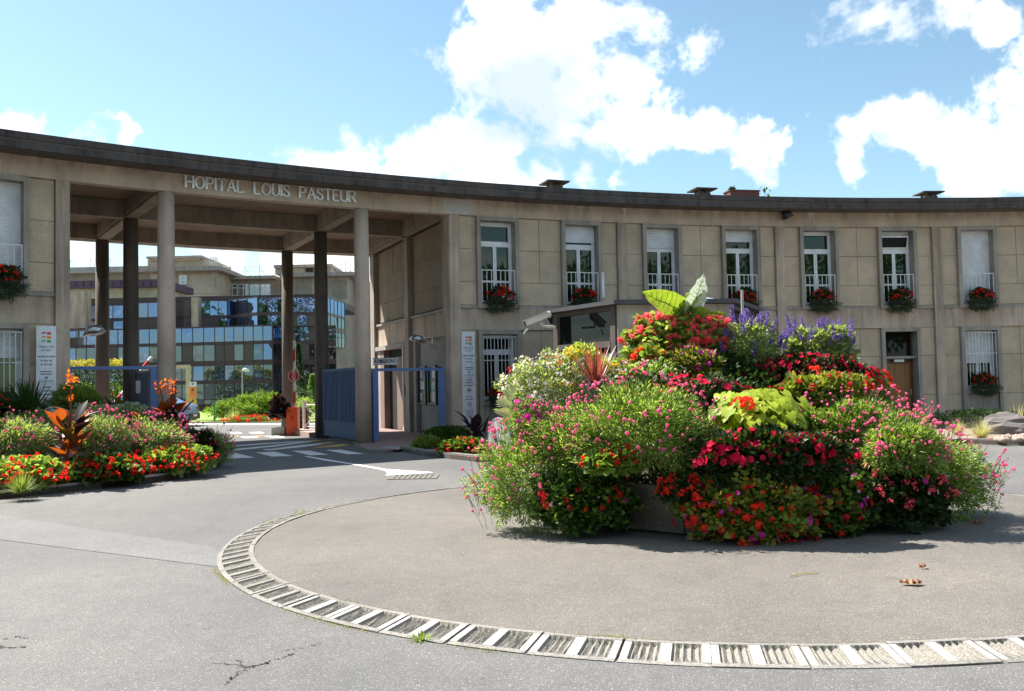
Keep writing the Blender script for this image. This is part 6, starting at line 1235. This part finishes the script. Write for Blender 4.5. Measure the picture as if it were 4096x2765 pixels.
rbed('red_begonia', 'red begonia group along the kerb in front of the box hedge', 'begonia', 810, 1330, 1330, 1520, 20.2, 2600, .09, 'leaf_dark', ROUND_V, ROUND_F, [('begonia_red', 130, dict(sc=1.25))], mat2='leaf_green')
canna(1905, 1760, 22.0, .75, 16, 'dark purple leafed canna standing below the right information board', [], 1.15, 9, ['leaf_purple'])
rbed('grass_tuft', 'long green grass tuft at the left end of the box hedge', 'grass', 550, 800, 1330, 1470, 21.8, 1500, .16, 'grass_blade', LANCE_V, upb=.9)
# right foreground of the wall: boulder, stones, grasses
bo = G(4060, 1738, .09); mb = MB(); vs = []; nu, nv = 14, 8; rr = random.Random(5)
for i in range(nv + 1):
    for j in range(nu): ph = pi / 2 * i / nv; th = 2 * pi * j / nu; k = 1 + .10 * math.sin(3 * th + i) + rr.uniform(-.05, .05); vs.append((1.05 * math.cos(ph) * math.cos(th) * k, .6 * math.cos(ph) * math.sin(th) * k, .5 * math.sin(ph) * k - .08 * math.cos(th)))
tag(put('boulder', mb.add(vs, [(i * nu + j, i * nu + (j + 1) % nu, (i + 1) * nu + (j + 1) % nu, (i + 1) * nu + j) for i in range(nv) for j in range(nu)]).mesh('boulder', 'boulder'), None, TR(bo + Vector((.35, .5, -.05)))), 'large grey boulder in the gravel bed at the right edge', 'boulder')
cob = []
for k in range(3):
    mb = MB(); rr = random.Random(k); mb.tube([(-.09, 0, 0), (-.06, 0, .0), (0, 0, .005), (.06, 0, 0), (.09, 0, 0)], [.02, .05, .062, .05, .02], 8); cob.append(mb.mesh('cobble', 'pebble_stone', True))
for i in range(34):
    p = G(random.uniform(3990, 4140), random.uniform(1742, 1762), .13); put('cobble', random.choice(cob), None, TR(p) @ RZ(random.uniform(0, 3))); o = COL.objects[-1]; tag(o, 'smooth tan cobble lying beside the grey boulder', 'cobble', 'tan cobbles beside the boulder')
blades('ornamental_grass', 'pale ornamental grass tuft left of the boulder', 'grass', G(3925, 1755, .09), 320, .62, .012, 'grass_pale', 1.15); blades('ornamental_grass', 'greyish grass tuft below the barred window, further back', 'grass', G(3830, 1740, .09), 220, .5, .012, 'grass_pale', 1.1)
plant('low_hedge', 'low dark groundcover along the foot of the right wall', 'hedge', G(3950, 1712, .09) + Vector((0, .3, .15)), (1.9, .5, .35), 3000, .07, 'leaf_dark', zmin=.08)
blades('flower_stems', 'upright pale seed stems against the wall by the boulder', 'plant', G(4068, 1715, .09), 40, .85, .02, 'grass_pale', .4)
# weed tufts in the road beside the ring
blades('weed', 'tiny weed tuft behind the far left part of the kerb ring', 'weed', G(1190, 2062), 14, .12, .012, 'grass_blade', .7); blades('weed', 'flat small weed by the pale kerb behind the ring', 'weed', G(1225, 2052), 16, .07, .015, 'grass_blade', 1.2); blades('weed', 'green weed growing in the kerb stone joint at the lower left', 'weed', G(1690, 2562), 40, .08, .014, 'grass_blade', 1.3)
# cracks in the road
def crack(pts, w=.012):
    pts = [G(x, y, .003) for x, y in pts]; fine = []
    for p, q in zip(pts, pts[1:]):
        for k in range(8): t_ = k / 8; fine.append(p.lerp(q, t_) + Vector((random.gauss(0, .012), random.gauss(0, .012), 0)))
    vs = []
    for i, p in enumerate(fine): ww = w * random.uniform(.45, .8); vs += [(p.x - ww * .3, p.y - ww * .6, .003), (p.x + ww * .3, p.y + ww * .6, .003)]
    struct('road_crack', MB().add(vs, [(2 * i, 2 * i + 1, 2 * i + 3, 2 * i + 2) for i in range(len(fine) - 1)]), 'soil')
def K(x, y): return (800 + x / 1.788, 2000 + y / 1.788)
crack([K(160, 1320), K(240, 1265), K(320, 1200), K(420, 1180), K(500, 1150), K(600, 1125), K(680, 1095)], .014); crack([K(320, 1200), K(230, 1172), K(100, 1160)], .008); crack([K(600, 1078), K(750, 1055), K(880, 1020)], .008); crack([K(10, 930), K(120, 905)], .008); crack([(0, 2584), (40, 2592), (110, 2588)], .02); crack([(0, 2560), (70, 2545), (120, 2556)], .01); crack([(950, 2640), (990, 2672), (960, 2700)], .01)
